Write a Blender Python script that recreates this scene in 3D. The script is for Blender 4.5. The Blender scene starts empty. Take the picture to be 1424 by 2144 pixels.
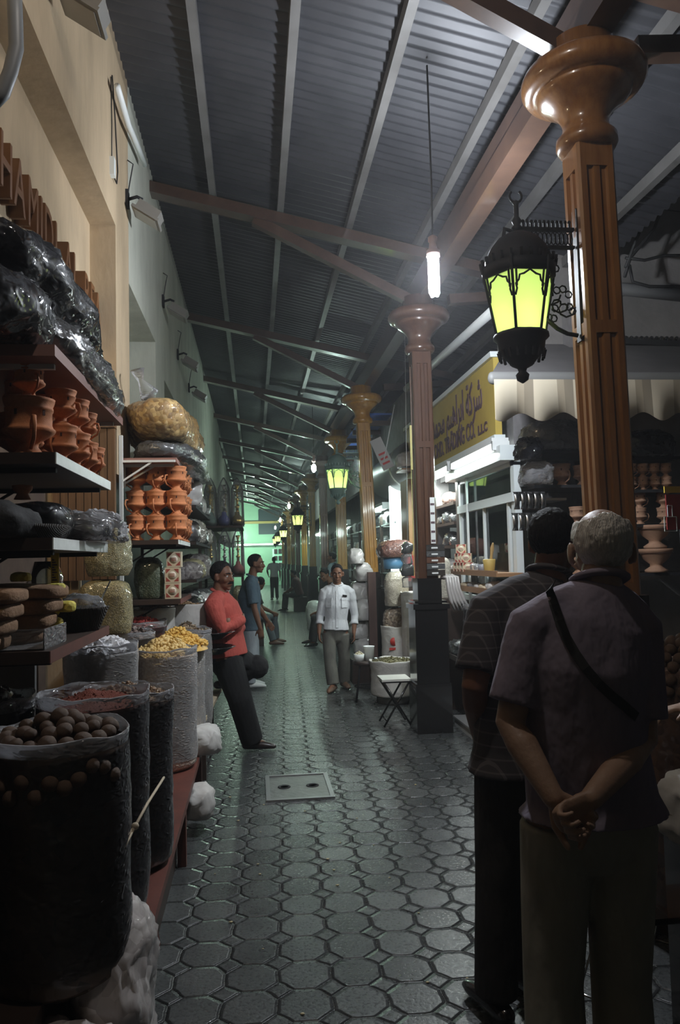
import bpy, bmesh, math, random
from mathutils import Vector, Matrix, noise
PI = math.pi
SC = bpy.context.scene
COL = SC.collection
# ---------------------------------------------------------------- camera
F, CX, CY, CAMZ = 1600.0, 712.0, 1072.0, 1.6
CR = (Matrix.Rotation(math.radians(-6.46), 3, 'Z') @ Matrix.Rotation(math.radians(93.5), 3, 'X')
      @ Matrix.Rotation(math.radians(-1.4), 3, 'Z'))
cd = bpy.data.cameras.new('camera')
cd.sensor_fit = 'VERTICAL'; cd.sensor_height = 36.0; cd.lens = F / 2144.0 * 36.0
cd.clip_start = 0.05; cd.clip_end = 300
cam = bpy.data.objects.new('camera', cd); COL.objects.link(cam)
cam.matrix_world = Matrix.Translation((0, 0, CAMZ)) @ CR.to_4x4()
SC.camera = cam
def ray(px, py): return CR @ Vector(((px - CX) / F, -(py - CY) / F, -1.0))
def aty(px, py, Y): d = ray(px, py); return d * (Y / d.y) + Vector((0, 0, CAMZ))
def atx(px, py, X): d = ray(px, py); return d * (X / d.x) + Vector((0, 0, CAMZ))
# ---------------------------------------------------------------- world + exposure
SC.view_settings.view_transform = 'Standard'; SC.view_settings.look = 'None'
SC.view_settings.exposure = 0.45; SC.view_settings.gamma = 1.0
SC.view_settings.use_curve_mapping = False
W = bpy.data.worlds.new('night'); SC.world = W; W.use_nodes = True
W.node_tree.nodes['Background'].inputs[0].default_value = (0.35, 0.42, 0.5, 1)
W.node_tree.nodes['Background'].inputs[1].default_value = 0.012
SC.cycles.max_bounces = 6; SC.cycles.diffuse_bounces = 3; SC.cycles.glossy_bounces = 3
SC.cycles.transmission_bounces = 4; SC.cycles.transparent_max_bounces = 12
SC.cycles.sample_clamp_indirect = 3.0; SC.cycles.use_denoising = True
SC.cycles.caustics_reflective = False; SC.cycles.caustics_refractive = False
def lamp(name, loc, power, color=(1, 1, 1), r=0.03, kind='POINT', rot=None, size=(1, .1), parent=None):
    l = bpy.data.lights.new(name, kind); l.energy = power; l.color = color
    if kind == 'AREA':
        l.shape = 'RECTANGLE'; l.size, l.size_y = size
    else: l.shadow_soft_size = r
    if kind == 'SPOT': l.spot_size = math.radians(size[0]); l.spot_blend = size[1]
    o = bpy.data.objects.new(name, l); COL.objects.link(o); o.location = loc
    if rot: o.rotation_euler = rot
    if parent: o.parent = parent
    return o
COOL = (0.86, 0.92, 1.0); TEAL = (0.74, 1.0, 0.88)
BULBS = [(1.15, 4.6, 3.37, 500, COOL), (1.23, 15.4, 3.47, 1100, TEAL), (1.2, 26.0, 3.45, 800, TEAL),
         (1.2, 35.0, 3.45, 380, TEAL), (1.2, 43.2, 3.45, 380, TEAL)]
for bx_, by_, bz_, e_, c_ in BULBS: lamp('bulb_light', (bx_, by_, bz_), e_, c_, 0.05)
lamp('lane_light', (.1, 1.85, 4.2), 30, (1, .92, .84), 0.05)          # next bulb of the lane, above the photographer
lamp('shop_light', (-1.22, 3.9, 2.75), 11, (1, .78, .5), 0.08)          # warm lamp of the left shop
# ---------------------------------------------------------------- materials
def ramp(nt, src, cols, pos=None):
    r = nt.nodes.new('ShaderNodeValToRGB'); e = r.color_ramp.elements
    n = len(cols); pos = pos or [i / (n - 1) for i in range(n)]
    while len(e) < n: e.new(0.5)
    for i, (c, p) in enumerate(zip(cols, pos)): e[i].position = p; e[i].color = tuple(c[:3]) + (1,)
    nt.links.new(src, r.inputs[0]); return r.outputs[0]
def mat(name, col, rough=.5, metal=0, col2=None, nscale=6, coat=0, bump=0, bscale=30, btype='noise', emit=None, es=0,
        spec=.5, alpha=1, stretch=(1, 1, 1), vor=None, vscale=60, cb=None, sheen=0, bd=.01):
    m = bpy.data.materials.new(name); m.use_nodes = True; nt = m.node_tree; N = nt.nodes; L = nt.links
    b = N['Principled BSDF']
    b.inputs['Base Color'].default_value = tuple(col) + (1,)
    b.inputs['Roughness'].default_value = rough; b.inputs['Metallic'].default_value = metal
    b.inputs['Coat Weight'].default_value = coat; b.inputs['Coat Roughness'].default_value = .07
    b.inputs['Specular IOR Level'].default_value = spec; b.inputs['Alpha'].default_value = alpha
    b.inputs['Sheen Weight'].default_value = sheen
    if emit: b.inputs['Emission Color'].default_value = tuple(emit) + (1,); b.inputs['Emission Strength'].default_value = es
    tc = N.new('ShaderNodeTexCoord'); mp = N.new('ShaderNodeMapping'); L.new(tc.outputs['Object'], mp.inputs[0])
    mp.inputs['Scale'].default_value = stretch
    if vor:
        v = N.new('ShaderNodeTexVoronoi'); v.inputs['Scale'].default_value = vscale; L.new(mp.outputs[0], v.inputs[0])
        w = N.new('ShaderNodeSeparateColor'); L.new(v.outputs['Color'], w.inputs[0])
        L.new(ramp(nt, w.outputs[0], vor), b.inputs['Base Color'])
        bu = N.new('ShaderNodeBump'); bu.inputs['Strength'].default_value = .6; bu.inputs['Distance'].default_value = .006
        bu.invert = True; L.new(v.outputs['Distance'], bu.inputs['Height']); L.new(bu.outputs[0], b.inputs['Normal'])
    elif col2:
        n = N.new('ShaderNodeTexNoise'); n.inputs['Scale'].default_value = nscale; n.inputs['Detail'].default_value = 6
        n.inputs['Roughness'].default_value = .65
        L.new(mp.outputs[0], n.inputs[0]); L.new(ramp(nt, n.outputs[0], [col, col2], [.35, .68]), b.inputs['Base Color'])
    def bumpnode(s, sc, ty, dist=.01):
        if ty == 'noise':
            t = N.new('ShaderNodeTexNoise'); t.inputs['Scale'].default_value = sc; t.inputs['Detail'].default_value = 4; o = t.outputs[0]
        elif ty == 'crinkle':
            t = N.new('ShaderNodeTexNoise'); t.noise_type = 'RIDGED_MULTIFRACTAL'; t.inputs['Scale'].default_value = sc
            t.inputs['Detail'].default_value = 3; t.inputs['Distortion'].default_value = 1.2; o = t.outputs[0]
        elif ty == 'wave':
            t = N.new('ShaderNodeTexWave'); t.inputs['Scale'].default_value = sc; t.inputs['Distortion'].default_value = 2; o = t.outputs[0]
        else:
            t = N.new('ShaderNodeTexVoronoi'); t.inputs['Scale'].default_value = sc; o = t.outputs['Distance']
        L.new(mp.outputs[0], t.inputs[0])
        q = N.new('ShaderNodeBump'); q.inputs['Strength'].default_value = s; q.inputs['Distance'].default_value = dist
        L.new(o, q.inputs['Height']); return q.outputs[0]
    if bump and not vor: L.new(bumpnode(bump, bscale, btype, bd), b.inputs['Normal'])
    if cb: L.new(bumpnode(cb[0], cb[1], 'crinkle', .02), b.inputs['Coat Normal'])
    return m
def film(name, col=(.8, .8, .8), op=.35, sc=14):        # clear crinkled plastic film
    m = bpy.data.materials.new(name); m.use_nodes = True; nt = m.node_tree; N = nt.nodes; L = nt.links
    b = N['Principled BSDF']; b.inputs['Base Color'].default_value = tuple(col) + (1,)
    b.inputs['Roughness'].default_value = .12; b.inputs['Specular IOR Level'].default_value = 1
    tc = N.new('ShaderNodeTexCoord'); t = N.new('ShaderNodeTexNoise'); t.noise_type = 'RIDGED_MULTIFRACTAL'
    t.inputs['Scale'].default_value = sc; t.inputs['Detail'].default_value = 3; t.inputs['Distortion'].default_value = 1.5
    mp = N.new('ShaderNodeMapping'); mp.inputs['Scale'].default_value = (1, 1, 2.6); L.new(tc.outputs['Object'], mp.inputs[0]); L.new(mp.outputs[0], t.inputs[0])
    q = N.new('ShaderNodeBump'); q.inputs['Strength'].default_value = .7; q.inputs['Distance'].default_value = .012
    L.new(t.outputs[0], q.inputs['Height']); L.new(q.outputs[0], b.inputs['Normal'])
    tr = N.new('ShaderNodeBsdfTransparent'); mx = N.new('ShaderNodeMixShader')
    fr = N.new('ShaderNodeFresnel'); fr.inputs[0].default_value = 1.45; L.new(q.outputs[0], fr.inputs['Normal'])
    ad = N.new('ShaderNodeMath'); ad.operation = 'ADD'; ad.use_clamp = True; L.new(fr.outputs[0], ad.inputs[0]); ad.inputs[1].default_value = op; L.new(ad.outputs[0], mx.inputs[0])
    L.new(tr.outputs[0], mx.inputs[1]); L.new(b.outputs[0], mx.inputs[2])
    L.new(mx.outputs[0], N['Material Output'].inputs[0]); return m
def glassmat(name, col, op=.25):
    m = bpy.data.materials.new(name); m.use_nodes = True; nt = m.node_tree; N = nt.nodes; L = nt.links
    g = N.new('ShaderNodeBsdfGlossy'); g.inputs['Roughness'].default_value = .03
    tr = N.new('ShaderNodeBsdfTransparent'); tr.inputs[0].default_value = tuple(col) + (1,)
    fr = N.new('ShaderNodeLayerWeight'); fr.inputs[0].default_value = op
    mx = N.new('ShaderNodeMixShader'); L.new(fr.outputs['Fresnel'], mx.inputs[0])
    L.new(tr.outputs[0], mx.inputs[1]); L.new(g.outputs[0], mx.inputs[2]); L.new(mx.outputs[0], N['Material Output'].inputs[0])
    return m
def glow(name, col, s):
    m = bpy.data.materials.new(name); m.use_nodes = True; nt = m.node_tree; b = nt.nodes['Principled BSDF']
    b.inputs['Base Color'].default_value = (.9, .9, .9, 1)
    b.inputs['Emission Color'].default_value = tuple(col) + (1,); b.inputs['Emission Strength'].default_value = s
    return m
def lampglass(name, col):
    m = bpy.data.materials.new(name); m.use_nodes = True; nt = m.node_tree; N = nt.nodes; L = nt.links
    t = N.new('ShaderNodeBsdfTranslucent'); t.inputs[0].default_value = tuple(col) + (1,)
    e = N.new('ShaderNodeEmission'); e.inputs[0].default_value = (.5, .8, .1, 1); e.inputs[1].default_value = .12
    a = N.new('ShaderNodeAddShader'); L.new(t.outputs[0], a.inputs[0]); L.new(e.outputs[0], a.inputs[1])
    L.new(a.outputs[0], N['Material Output'].inputs[0]); return m
def plaid(name, c1, c2, c3, s=22):
    m = mat(name, c1, .85); nt = m.node_tree; N = nt.nodes; L = nt.links; b = N['Principled BSDF']
    tc = N.new('ShaderNodeTexCoord'); sp = N.new('ShaderNodeSeparateXYZ'); L.new(tc.outputs['Object'], sp.inputs[0])
    def M_(op, a, v=None):
        n = N.new('ShaderNodeMath'); n.operation = op; L.new(a, n.inputs[0])
        if v is not None:
            if isinstance(v, (int, float)): n.inputs[1].default_value = v
            else: L.new(v, n.inputs[1])
        return n.outputs[0]
    h = M_('ADD', sp.outputs[0], sp.outputs[1])
    a = M_('GREATER_THAN', M_('FRACT', M_('MULTIPLY', h, s)), .86)
    c = M_('GREATER_THAN', M_('FRACT', M_('MULTIPLY', sp.outputs[2], s)), .86)
    d = M_('GREATER_THAN', M_('FRACT', M_('MULTIPLY', h, s / 3)), .6)
    t = M_('MULTIPLY', M_('ADD', a, c), .5); t2 = M_('ADD', t, M_('MULTIPLY', d, .15))
    L.new(ramp(nt, t2, [c1, c2, c3], [0, .4, 1]), b.inputs['Base Color']); return m
WOODD = mat('shaded_dark_varnish', (.10, .048, .027), .28, col2=(.068, .031, .018), nscale=5, stretch=(6, 6, .6), coat=.9)  # darker copy of the pillar wood, shade on the second shaft put into its colour
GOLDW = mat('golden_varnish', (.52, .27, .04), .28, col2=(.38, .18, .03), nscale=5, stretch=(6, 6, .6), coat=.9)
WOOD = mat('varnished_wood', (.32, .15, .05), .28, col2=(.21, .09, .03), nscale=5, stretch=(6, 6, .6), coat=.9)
BEAM = mat('beam_wood', (.075, .042, .028), .35, col2=(.05, .028, .02), nscale=4, coat=.8, stretch=(2, 2, 2))
BLACK = mat('black_paint', (.012, .011, .011), .22, coat=.6)
IRON = mat('dark_iron', (.02, .02, .022), .65, spec=.25)
PATINA = mat('pale_green_iron', (.22, .34, .3), .5, metal=.2)
CREAM = mat('cream_plaster', (.52, .40, .26), .8, col2=(.38, .29, .185), nscale=3, bump=.25, bscale=25, stretch=(1, 1, .35))
TAR = mat('dark_sheet', (.05, .05, .055), .6)
CLAY = mat('terracotta', (.60, .23, .09), .75, col2=(.5, .17, .06), nscale=9, bump=.15, bscale=60)
CLAYP = mat('pale_terracotta', (.42, .25, .16), .75, col2=(.33, .18, .11), nscale=9)
CLAYD = mat('hole_shade_and_band', (.06, .02, .012), .9)  # near-black stands in for shade inside pot holes; also colours the bowl bands
BLKBAG = mat('black_plastic_bag', (.006, .006, .008), .45, spec=.15, coat=1, cb=(1.0, 13), bump=.7, bscale=16, btype='crinkle')
GRYBAG = mat('grey_plastic_bag', (.085, .088, .09), .3, coat=1, cb=(1.0, 20), bump=.7, bscale=17, btype='crinkle')
WHTBAG = mat('white_plastic_bag', (.6, .58, .56), .4, coat=.8, cb=(.8, 10), bump=.6, bscale=10, btype='crinkle')
CLOTHB = mat('woven_white_sack', (.62, .6, .56), .75, bump=.4, bscale=14, btype='crinkle', col2=(.5, .48, .45), nscale=7)
FILM = film('clear_film', (.5, .5, .5), .15); FILM2 = film('milky_film', (.62, .62, .64), .24, 14); FILMT = film('thin_film', (.35, .35, .36), .02, 16)
MELA = mat('pink_brown_melamine', (.30, .15, .12), .55); MELW = mat('white_edging', (.92, .95, .92), .4, col2=(.8, .83, .8), nscale=20)
DARKW = mat('dark_wood', (.045, .025, .018), .55, col2=(.03, .018, .012)); BRNW = mat('brown_panel', (.17, .09, .04), .6, col2=(.1, .05, .02), stretch=(8, 8, .5))
REDW = mat('red_painted_wood', (.16, .05, .035), .5, col2=(.11, .035, .025))
WHITE = mat('white_paint', (.75, .78, .77), .4); ALU = mat('white_aluminium', (.72, .78, .78), .35)
STEEL = mat('steel', (.5, .5, .5), .25, metal=1); RUBBER = mat('black_rubber', (.02, .02, .02), .6)
GLASS = glassmat('window_glass', (.75, .85, .82), .3); GLASSJ = glassmat('jar_glass', (.85, .95, .92), .45)
CARD = mat('cream_card', (.62, .52, .36), .6); REDINK = mat('red_print', (.36, .07, .05), .6); CREAMINK = mat('cream_print', (.7, .62, .48), .6)
YEL = mat('yellow_sponge', (.8, .68, .12), .7, bump=.5, bscale=60, btype='vor'); YSIGN = mat('yellow_sign', (.5, .38, .08), .5, col2=(.42, .3, .06), nscale=2)
INKB = mat('purple_brown_ink', (.09, .05, .06), .5); INKR = mat('red_ink', (.5, .04, .03), .5); LETW = mat('brown_letter_wood', (.16, .065, .02), .5)
BASKET = mat('dark_basket', (.04, .028, .02), .7, bump=1, bscale=60, btype='wave')
ROPE = mat('pale_rope', (.6, .5, .36), .8)
def spice(name, cols, sc=80): return mat(name, cols[0], .6, vor=cols, vscale=sc, coat=.8, cb=(.9, 12))
# ---------------------------------------------------------------- mesh builder
class MB:
    def __init__(s): s.v = []; s.f = []; s.fm = []; s.sm = []; s.mi = 0; s.smooth = True
    def add(s, vs, fs, smooth=None):
        o = len(s.v); s.v += [tuple(v) for v in vs]
        for f in fs: s.f.append(tuple(i + o for i in f)); s.fm.append(s.mi); s.sm.append(s.smooth if smooth is None else smooth)
        return s
    def box(s, c, d, R=None, top=None):
        hx, hy, hz = d[0] / 2, d[1] / 2, d[2] / 2; t = top or (1, 1); vs = []
        for z in (-1, 1):
            kx, ky = t if z > 0 else (1, 1)
            for x, y in ((-1, -1), (1, -1), (1, 1), (-1, 1)):
                p = Vector((x * hx * kx, y * hy * ky, z * hz))
                vs.append((R @ p if R else p) + Vector(c))
        return s.add(vs, [(3, 2, 1, 0), (4, 5, 6, 7), (0, 1, 5, 4), (1, 2, 6, 5), (2, 3, 7, 6), (3, 0, 4, 7)], False)
    def b2(s, lo, hi):
        return s.box([(a + b) / 2 for a, b in zip(lo, hi)], [abs(b - a) for a, b in zip(lo, hi)])
    def bar(s, p, q, w, h=None, up=(0, 0, 1)):
        p, q = Vector(p), Vector(q); d = q - p; L = d.length; z = d.normalized(); u = Vector(up)
        if abs(z.dot(u)) > .98: u = Vector((0, 1, 0))
        x = u.cross(z).normalized(); y = z.cross(x); R = Matrix((x, y, z)).transposed()
        return s.box((p + q) / 2, (w, h or w, L), R)
    def loft(s, pts, rad, side=(1, 0, 0), n=14, ends=True, twist=0):
        pts = [Vector(p) for p in pts]; side = Vector(side); rings = []
        rad = [(r, r) if isinstance(r, (int, float)) else r for r in rad]
        def fr(i):
            t = (pts[min(i + 1, len(pts) - 1)] - pts[max(i - 1, 0)]).normalized()
            x = side - t * side.dot(t)
            if x.length < .05: x = Vector((0, 1, 0)) - t * t.y
            x.normalize(); return t, x, t.cross(x)
        st = []
        for i, p in enumerate(pts):
            t, x, y = fr(i); rx, ry = rad[i]
            if i == 0 and ends:
                for a in (80, 50, 25): c, q = math.cos(math.radians(a)), math.sin(math.radians(a)); st.append((p - t * min(rx, ry) * q, x, y, rx * c, ry * c))
            st.append((p, x, y, rx, ry))
            if i == len(pts) - 1 and ends:
                for a in (25, 50, 80): c, q = math.cos(math.radians(a)), math.sin(math.radians(a)); st.append((p + t * min(rx, ry) * q, x, y, rx * c, ry * c))
        vs = []; fs = []
        for p, x, y, rx, ry in st:
            for k in range(n): a = 2 * PI * k / n; vs.append(p + x * math.cos(a) * rx + y * math.sin(a) * ry)
        m = len(st)
        for i in range(m - 1):
            for k in range(n): k2 = (k + 1) % n; fs.append((i * n + k, i * n + k2, (i + 1) * n + k2, (i + 1) * n + k))
        fs.append(tuple(range(n))[::-1]); fs.append(tuple((m - 1) * n + k for k in range(n)))
        return s.add(vs, fs)
    def tube(s, pts, r, n=8): return s.loft(pts, [r] * len(pts), n=n, ends=False, side=(.31, .52, .77))
    def lathe(s, prof, c=(0, 0, 0), n=24, sq=None, R=None):
        vs = []; fs = []; m = len(prof)
        for r, z in prof:
            for k in range(n):
                a = 2 * PI * k / n; p = Vector((r * math.cos(a), r * math.sin(a), z))
                if sq: e = max(abs(math.cos(a)), abs(math.sin(a))); p.x *= 1 + sq * (1 / e - 1); p.y *= 1 + sq * (1 / e - 1)
                vs.append((R @ p if R else p) + Vector(c))
        for i in range(m - 1):
            for k in range(n): k2 = (k + 1) % n; fs.append((i * n + k, i * n + k2, (i + 1) * n + k2, (i + 1) * n + k))
        if prof[0][0] > 1e-4: fs.append(tuple(range(n))[::-1])
        if prof[-1][0] > 1e-4: fs.append(tuple((m - 1) * n + k for k in range(n)))
        return s.add(vs, fs)
    def ico(s, c, r, sub=2, fn=None, R=None):
        vs, fs = ICO[sub]; out = []
        r = (r, r, r) if isinstance(r, (int, float)) else r
        for v in vs:
            p = Vector((v[0] * r[0], v[1] * r[1], v[2] * r[2]))
            if fn: p = fn(p, v)
            out.append((R @ p if R else p) + Vector(c))
        return s.add(out, fs)
    def build(s, name, ms, parent=None, loc=(0, 0, 0), kind=None):
        me = bpy.data.meshes.new(name); me.from_pydata(s.v, [], s.f)
        ms = ms if isinstance(ms, (list, tuple)) else [ms]
        for m in ms: me.materials.append(m)
        me.polygons.foreach_set('material_index', s.fm); me.polygons.foreach_set('use_smooth', s.sm); me.update()
        o = bpy.data.objects.new(name, me); COL.objects.link(o)
        o.location = loc
        if parent: o.parent = parent
        if kind: o['kind'] = kind
        return o
ICO = {}
for s_ in (1, 2, 3, 4, 5):
    bm = bmesh.new(); bmesh.ops.create_icosphere(bm, subdivisions=s_, radius=1)
    ICO[s_] = ([tuple(v.co) for v in bm.verts], [tuple(v.index for v in f.verts) for f in bm.faces]); bm.free()
def T(name, label, cat, loc=(0, 0, 0), rz=0, group=None):
    o = bpy.data.objects.new(name, None); COL.objects.link(o); o.location = loc; o.rotation_euler = (0, 0, rz)
    o.empty_display_size = .1
    return tag(o, label, cat, group)
def tag(o, label, cat, group=None, kind=None):
    o['label'] = label; o['category'] = cat
    if group: o['group'] = group
    if kind: o['kind'] = kind
    return o
def S(o): o['kind'] = 'structure'; return o
def dup(root, loc, rz=0, label=None, group=None, scale=None):
    r = root.copy(); COL.objects.link(r); r.location = loc; r.rotation_euler = (0, 0, rz)
    if scale: r.scale = (scale,) * 3 if isinstance(scale, (int, float)) else scale
    if label: r['label'] = label
    if group: r['group'] = group
    for ch in list(root.children):
        c = ch.copy(); COL.objects.link(c); c.parent = r
        for g in list(ch.children): d = g.copy(); COL.objects.link(d); d.parent = c
    return r
def crumple(seed, amp=.03, freq=5, ridge=.015, rf=14):
    off = Vector((seed * 3.7, seed * 1.3, seed * 7.1))
    def fn(p, v):
        q = p * freq + off; d = noise.noise(q) * amp
        d += ((1 - abs(noise.noise(p * rf + off)) * 2) ** 3) * ridge * .6
        return p + Vector(v) * d
    return fn
def bagmesh(size, seed, sub=4, flat=.25, amp=.03, ridge=.015, freq=5, rf=14, pw=.7):
    """a filled bag lying on something: origin at its underside"""
    mb = MB(); cr = crumple(seed, amp, freq, ridge, rf); sx, sy, sz = size
    def fn(p, v):
        q = Vector([math.copysign(abs(a) ** pw, a) for a in v])
        q = Vector((q.x * sx / 2, q.y * sy / 2, q.z * sz / 2)); q = cr(q, v)
        if q.z < -sz / 2 * (1 - flat): q.z = -sz / 2 * (1 - flat)
        q.z += sz / 2 * (1 - flat); return q
    return mb.ico((0, 0, 0), 1, sub, fn)
def bag(name, label, cat, loc, size, m, seed=1, rz=0, group=None, tilt=None, **k):
    o = bagmesh(size, seed, **k).build(name, m); o.location = loc; o.rotation_euler = tilt or (0, 0, rz)
    return tag(o, label, cat, group)
# ================================================================ FLOOR
def floor_mat():
    m = mat('octagon_paving', (.1, .1, .1), .35); nt = m.node_tree; N = nt.nodes; L = nt.links; b = N['Principled BSDF']
    tc = N.new('ShaderNodeTexCoord'); mp = N.new('ShaderNodeMapping'); L.new(tc.outputs['Object'], mp.inputs[0])
    mp.inputs['Rotation'].default_value = (0, 0, math.radians(2.4)); s = 1 / .2
    mp.inputs['Scale'].default_value = (s, s, s); mp.inputs['Location'].default_value = (.32, .2, 0)
    def M_(op, a, v=None, w=None):
        n = N.new('ShaderNodeMath'); n.operation = op
        for i, q in enumerate((a, v, w)):
            if q is None: continue
            if isinstance(q, (int, float)): n.inputs[i].default_value = q
            else: L.new(q, n.inputs[i])
        return n.outputs[0]
    wob = N.new('ShaderNodeTexNoise'); wob.inputs['Scale'].default_value = 1.3; L.new(mp.outputs[0], wob.inputs[0])
    sp = N.new('ShaderNodeSeparateXYZ'); L.new(mp.outputs[0], sp.inputs[0])
    w = M_('MULTIPLY', M_('SUBTRACT', wob.outputs[0], .5), .16)
    ux, uy = M_('ADD', sp.outputs[0], w), M_('ADD', sp.outputs[1], w)
    fx = M_('ABSOLUTE', M_('SUBTRACT', M_('FRACT', ux), .5)); fy = M_('ABSOLUTE', M_('SUBTRACT', M_('FRACT', uy), .5))
    e1 = M_('SUBTRACT', .5, M_('MAXIMUM', fx, fy))
    e2 = M_('MULTIPLY', M_('SUBTRACT', M_('ADD', fx, fy), .72), .707)
    # inside octagon: distance min(e1, -e2) ; inside square: e2
    inside = M_('GREATER_THAN', e2, 0)
    d_oct = M_('MINIMUM', e1, M_('MULTIPLY', e2, -1))
    dist = M_('ADD', M_('MULTIPLY', inside, e2), M_('MULTIPLY', M_('SUBTRACT', 1, inside), d_oct))
    n1 = N.new('ShaderNodeTexNoise'); n1.inputs['Scale'].default_value = 1.1; n1.inputs['Detail'].default_value = 5; L.new(mp.outputs[0], n1.inputs[0])
    n2 = N.new('ShaderNodeTexNoise'); n2.inputs['Scale'].default_value = 14; n2.inputs['Detail'].default_value = 5; L.new(mp.outputs[0], n2.inputs[0])
    fl = N.new('ShaderNodeCombineXYZ')
    L.new(M_('FLOOR', ux), fl.inputs[0]); L.new(M_('FLOOR', uy), fl.inputs[1]); L.new(inside, fl.inputs[2])
    wn = N.new('ShaderNodeTexWhiteNoise'); L.new(fl.outputs[0], wn.inputs[0])
    tone = M_('ADD', M_('MULTIPLY', wn.outputs[0], .3), M_('ADD', M_('MULTIPLY', n1.outputs[0], .5), M_('MULTIPLY', n2.outputs[0], .35)))
    c = ramp(nt, tone, [(.028, .03, .031), (.068, .072, .071), (.11, .113, .11)], [.25, .6, .9])
    g = N.new('ShaderNodeMapRange'); g.interpolation_type = 'SMOOTHSTEP'; L.new(dist, g.inputs[0])
    g.inputs[1].default_value = .004; g.inputs[2].default_value = .03
    mx = N.new('ShaderNodeMix'); mx.data_type = 'RGBA'; L.new(g.outputs[0], mx.inputs[0]); mx.inputs[6].default_value = (.012, .012, .012, 1)
    L.new(c, mx.inputs[7]); L.new(mx.outputs[2], b.inputs['Base Color'])
    g2 = N.new('ShaderNodeMapRange'); g2.interpolation_type = 'SMOOTHSTEP'; L.new(dist, g2.inputs[0])
    g2.inputs[1].default_value = 0; g2.inputs[2].default_value = .07
    hgt = M_('ADD', g2.outputs[0], M_('MULTIPLY', n2.outputs[0], .18))
    hgt = M_('ADD', hgt, M_('MULTIPLY', wn.outputs[0], .25))
    bu = N.new('ShaderNodeBump'); bu.inputs['Strength'].default_value = .9; bu.inputs['Distance'].default_value = .012
    L.new(hgt, bu.inputs['Height']); L.new(bu.outputs[0], b.inputs['Normal'])
    L.new(ramp(nt, n2.outputs[0], [(.2, .2, .2), (.42, .42, .42)], [.3, .7]), b.inputs['Roughness'])
    return m
mb = MB(); mb.b2((-3.5, -6, -.1), (8, 62, 0)); S(mb.build('floor', floor_mat()))
# manhole cover
t = T('manhole_cover', 'square weathered metal inspection cover set in the paving', 'manhole cover', (.28, 5.5, 0))
c0 = .0
mb = MB(); mb.b2((-.2, -.27, 0), (.2, .27, .006)); mb.build('cover_plate', mat('cover_metal', (.1, .1, .1), .4, col2=(.16, .16, .15), bump=.4, bscale=25), t)
mb = MB()
for a, b_, c_, d_ in ((-.23, -.3, .23, -.27), (-.23, .27, .23, .3), (-.23, -.27, -.2, .27), (.2, -.27, .23, .27)): mb.b2((a, b_, 0), (c_, d_, .012))
mb.build('rim', mat('cover_rim', (.17, .17, .17), .35), t)
for x in (-.1, .1):
    mb = MB(); mb.lathe([(.045, 0), (.045, .004), (.03, .004), (.028, 0)], (x, 0, .006), 16); mb.build('lifting_eye', IRON, t)
# ================================================================ ROOF
def rz_(x): return 4.79 - .225 * x
mb = MB(); n = 1850; x0, x1 = -2.2, 3.3
for k in range(n):
    y = -4 + k * .026; z = .012 * (1 if (k // 1) % 4 in (1, 2) else -1)
    mb.v += [(x0, y, rz_(x0) + .26 + z), (x1, y, rz_(x1) + .26 + z)]
    if k: i = 2 * k; mb.f.append((i - 2, i - 1, i + 1, i)); mb.fm.append(0); mb.sm.append(True)
S(mb.build('ceiling', mat('corrugated_sheet', (.05, .05, .056), .5, metal=.2, col2=(.03, .031, .036), nscale=2)))
PY = [3.42, 7.05, 10.8, 14.5, 18.2, 21.9, 25.6, 29.3, 33.0, 36.7, 40.4, 43.9]
k = 1
for x in (-.93, -.33, .3, .95, 1.62, 2.3, 2.95):
    z = rz_(x) + .2; mb = MB(); mb.b2((x - .03, -4, z - .045), (x + .03, 44, z + .045))
    S(mb.build('trim_%d' % k, mat('purlin_paint', (.15, .145, .14), .5, col2=(.1, .095, .09), nscale=3))); k += 1
PX = 1.66
for y in PY:
    mb = MB(); mb.bar((-1.0, y, rz_(-1.0) + .075), (3.2, y, rz_(3.2) + .075), .1, .15, up=(0, 1, 0))
    S(mb.build('trim_%d' % k, BEAM)); k += 1
    mb = MB(); mb.bar((.05, y, rz_(.05) + .02), (1.5, y, 4.06), .09, .09, up=(0, 1, 0)); mb.bar((3.0, y, rz_(3) + .02), (1.9, y, 4.06), .09, .09, up=(0, 1, 0))
    S(mb.build('trim_%d' % k, BEAM)); k += 1
mb = MB(); mb.b2((PX - .07, -4, 4.06), (PX + .07, 44, 4.2)); mb.b2((PX - .04, -4, 4.2), (PX + .04, 44, 4.36)); S(mb.build('trim_%d' % k, BEAM)); k += 1
# ================================================================ LEFT BUILDING
mb = MB()
mb.b2((-1.4, -3, 3.9), (-.9, 5.2, 5.3)); mb.b2((-1.35, -3, 2.9), (-1.07, 5.2, 3.9)); mb.b2((-2.6, -3, 0), (-2.5, 5.2, 3.9))
mb.b2((-1.35, 5.2, 2.2), (-.9, 5.75, 5.3)); mb.b2((-2.6, 5.2, 0), (-1.15, 5.28, 5.3)); mb.b2((-2.5, -3.1, 0), (-1, -3, 5.3))
S(mb.build('wall_left', CREAM))
TEALW = mat('pale_plaster', (.62, .63, .54), .8, col2=(.46, .47, .4), nscale=2.5, bump=.2, stretch=(1, 1, .4))
for i, (ya, yb, bz) in enumerate(((5.75, 7.3, 3.7), (8.0, 9.6, 3.5), (10.3, 14, 3.4), (14.7, 20, 3.3))):
    mb = MB(); mb.b2((-1.35, ya, bz), (-.9, yb, 5.3)); mb.b2((-1.45, ya, 2.6), (-1.2, yb, bz)); mb.b2((-1.35, yb, 2.4), (-.9, yb + .7, 5.3))
    S(mb.build('wall_left_%s' % 'abcd'[i], TEALW))
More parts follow.
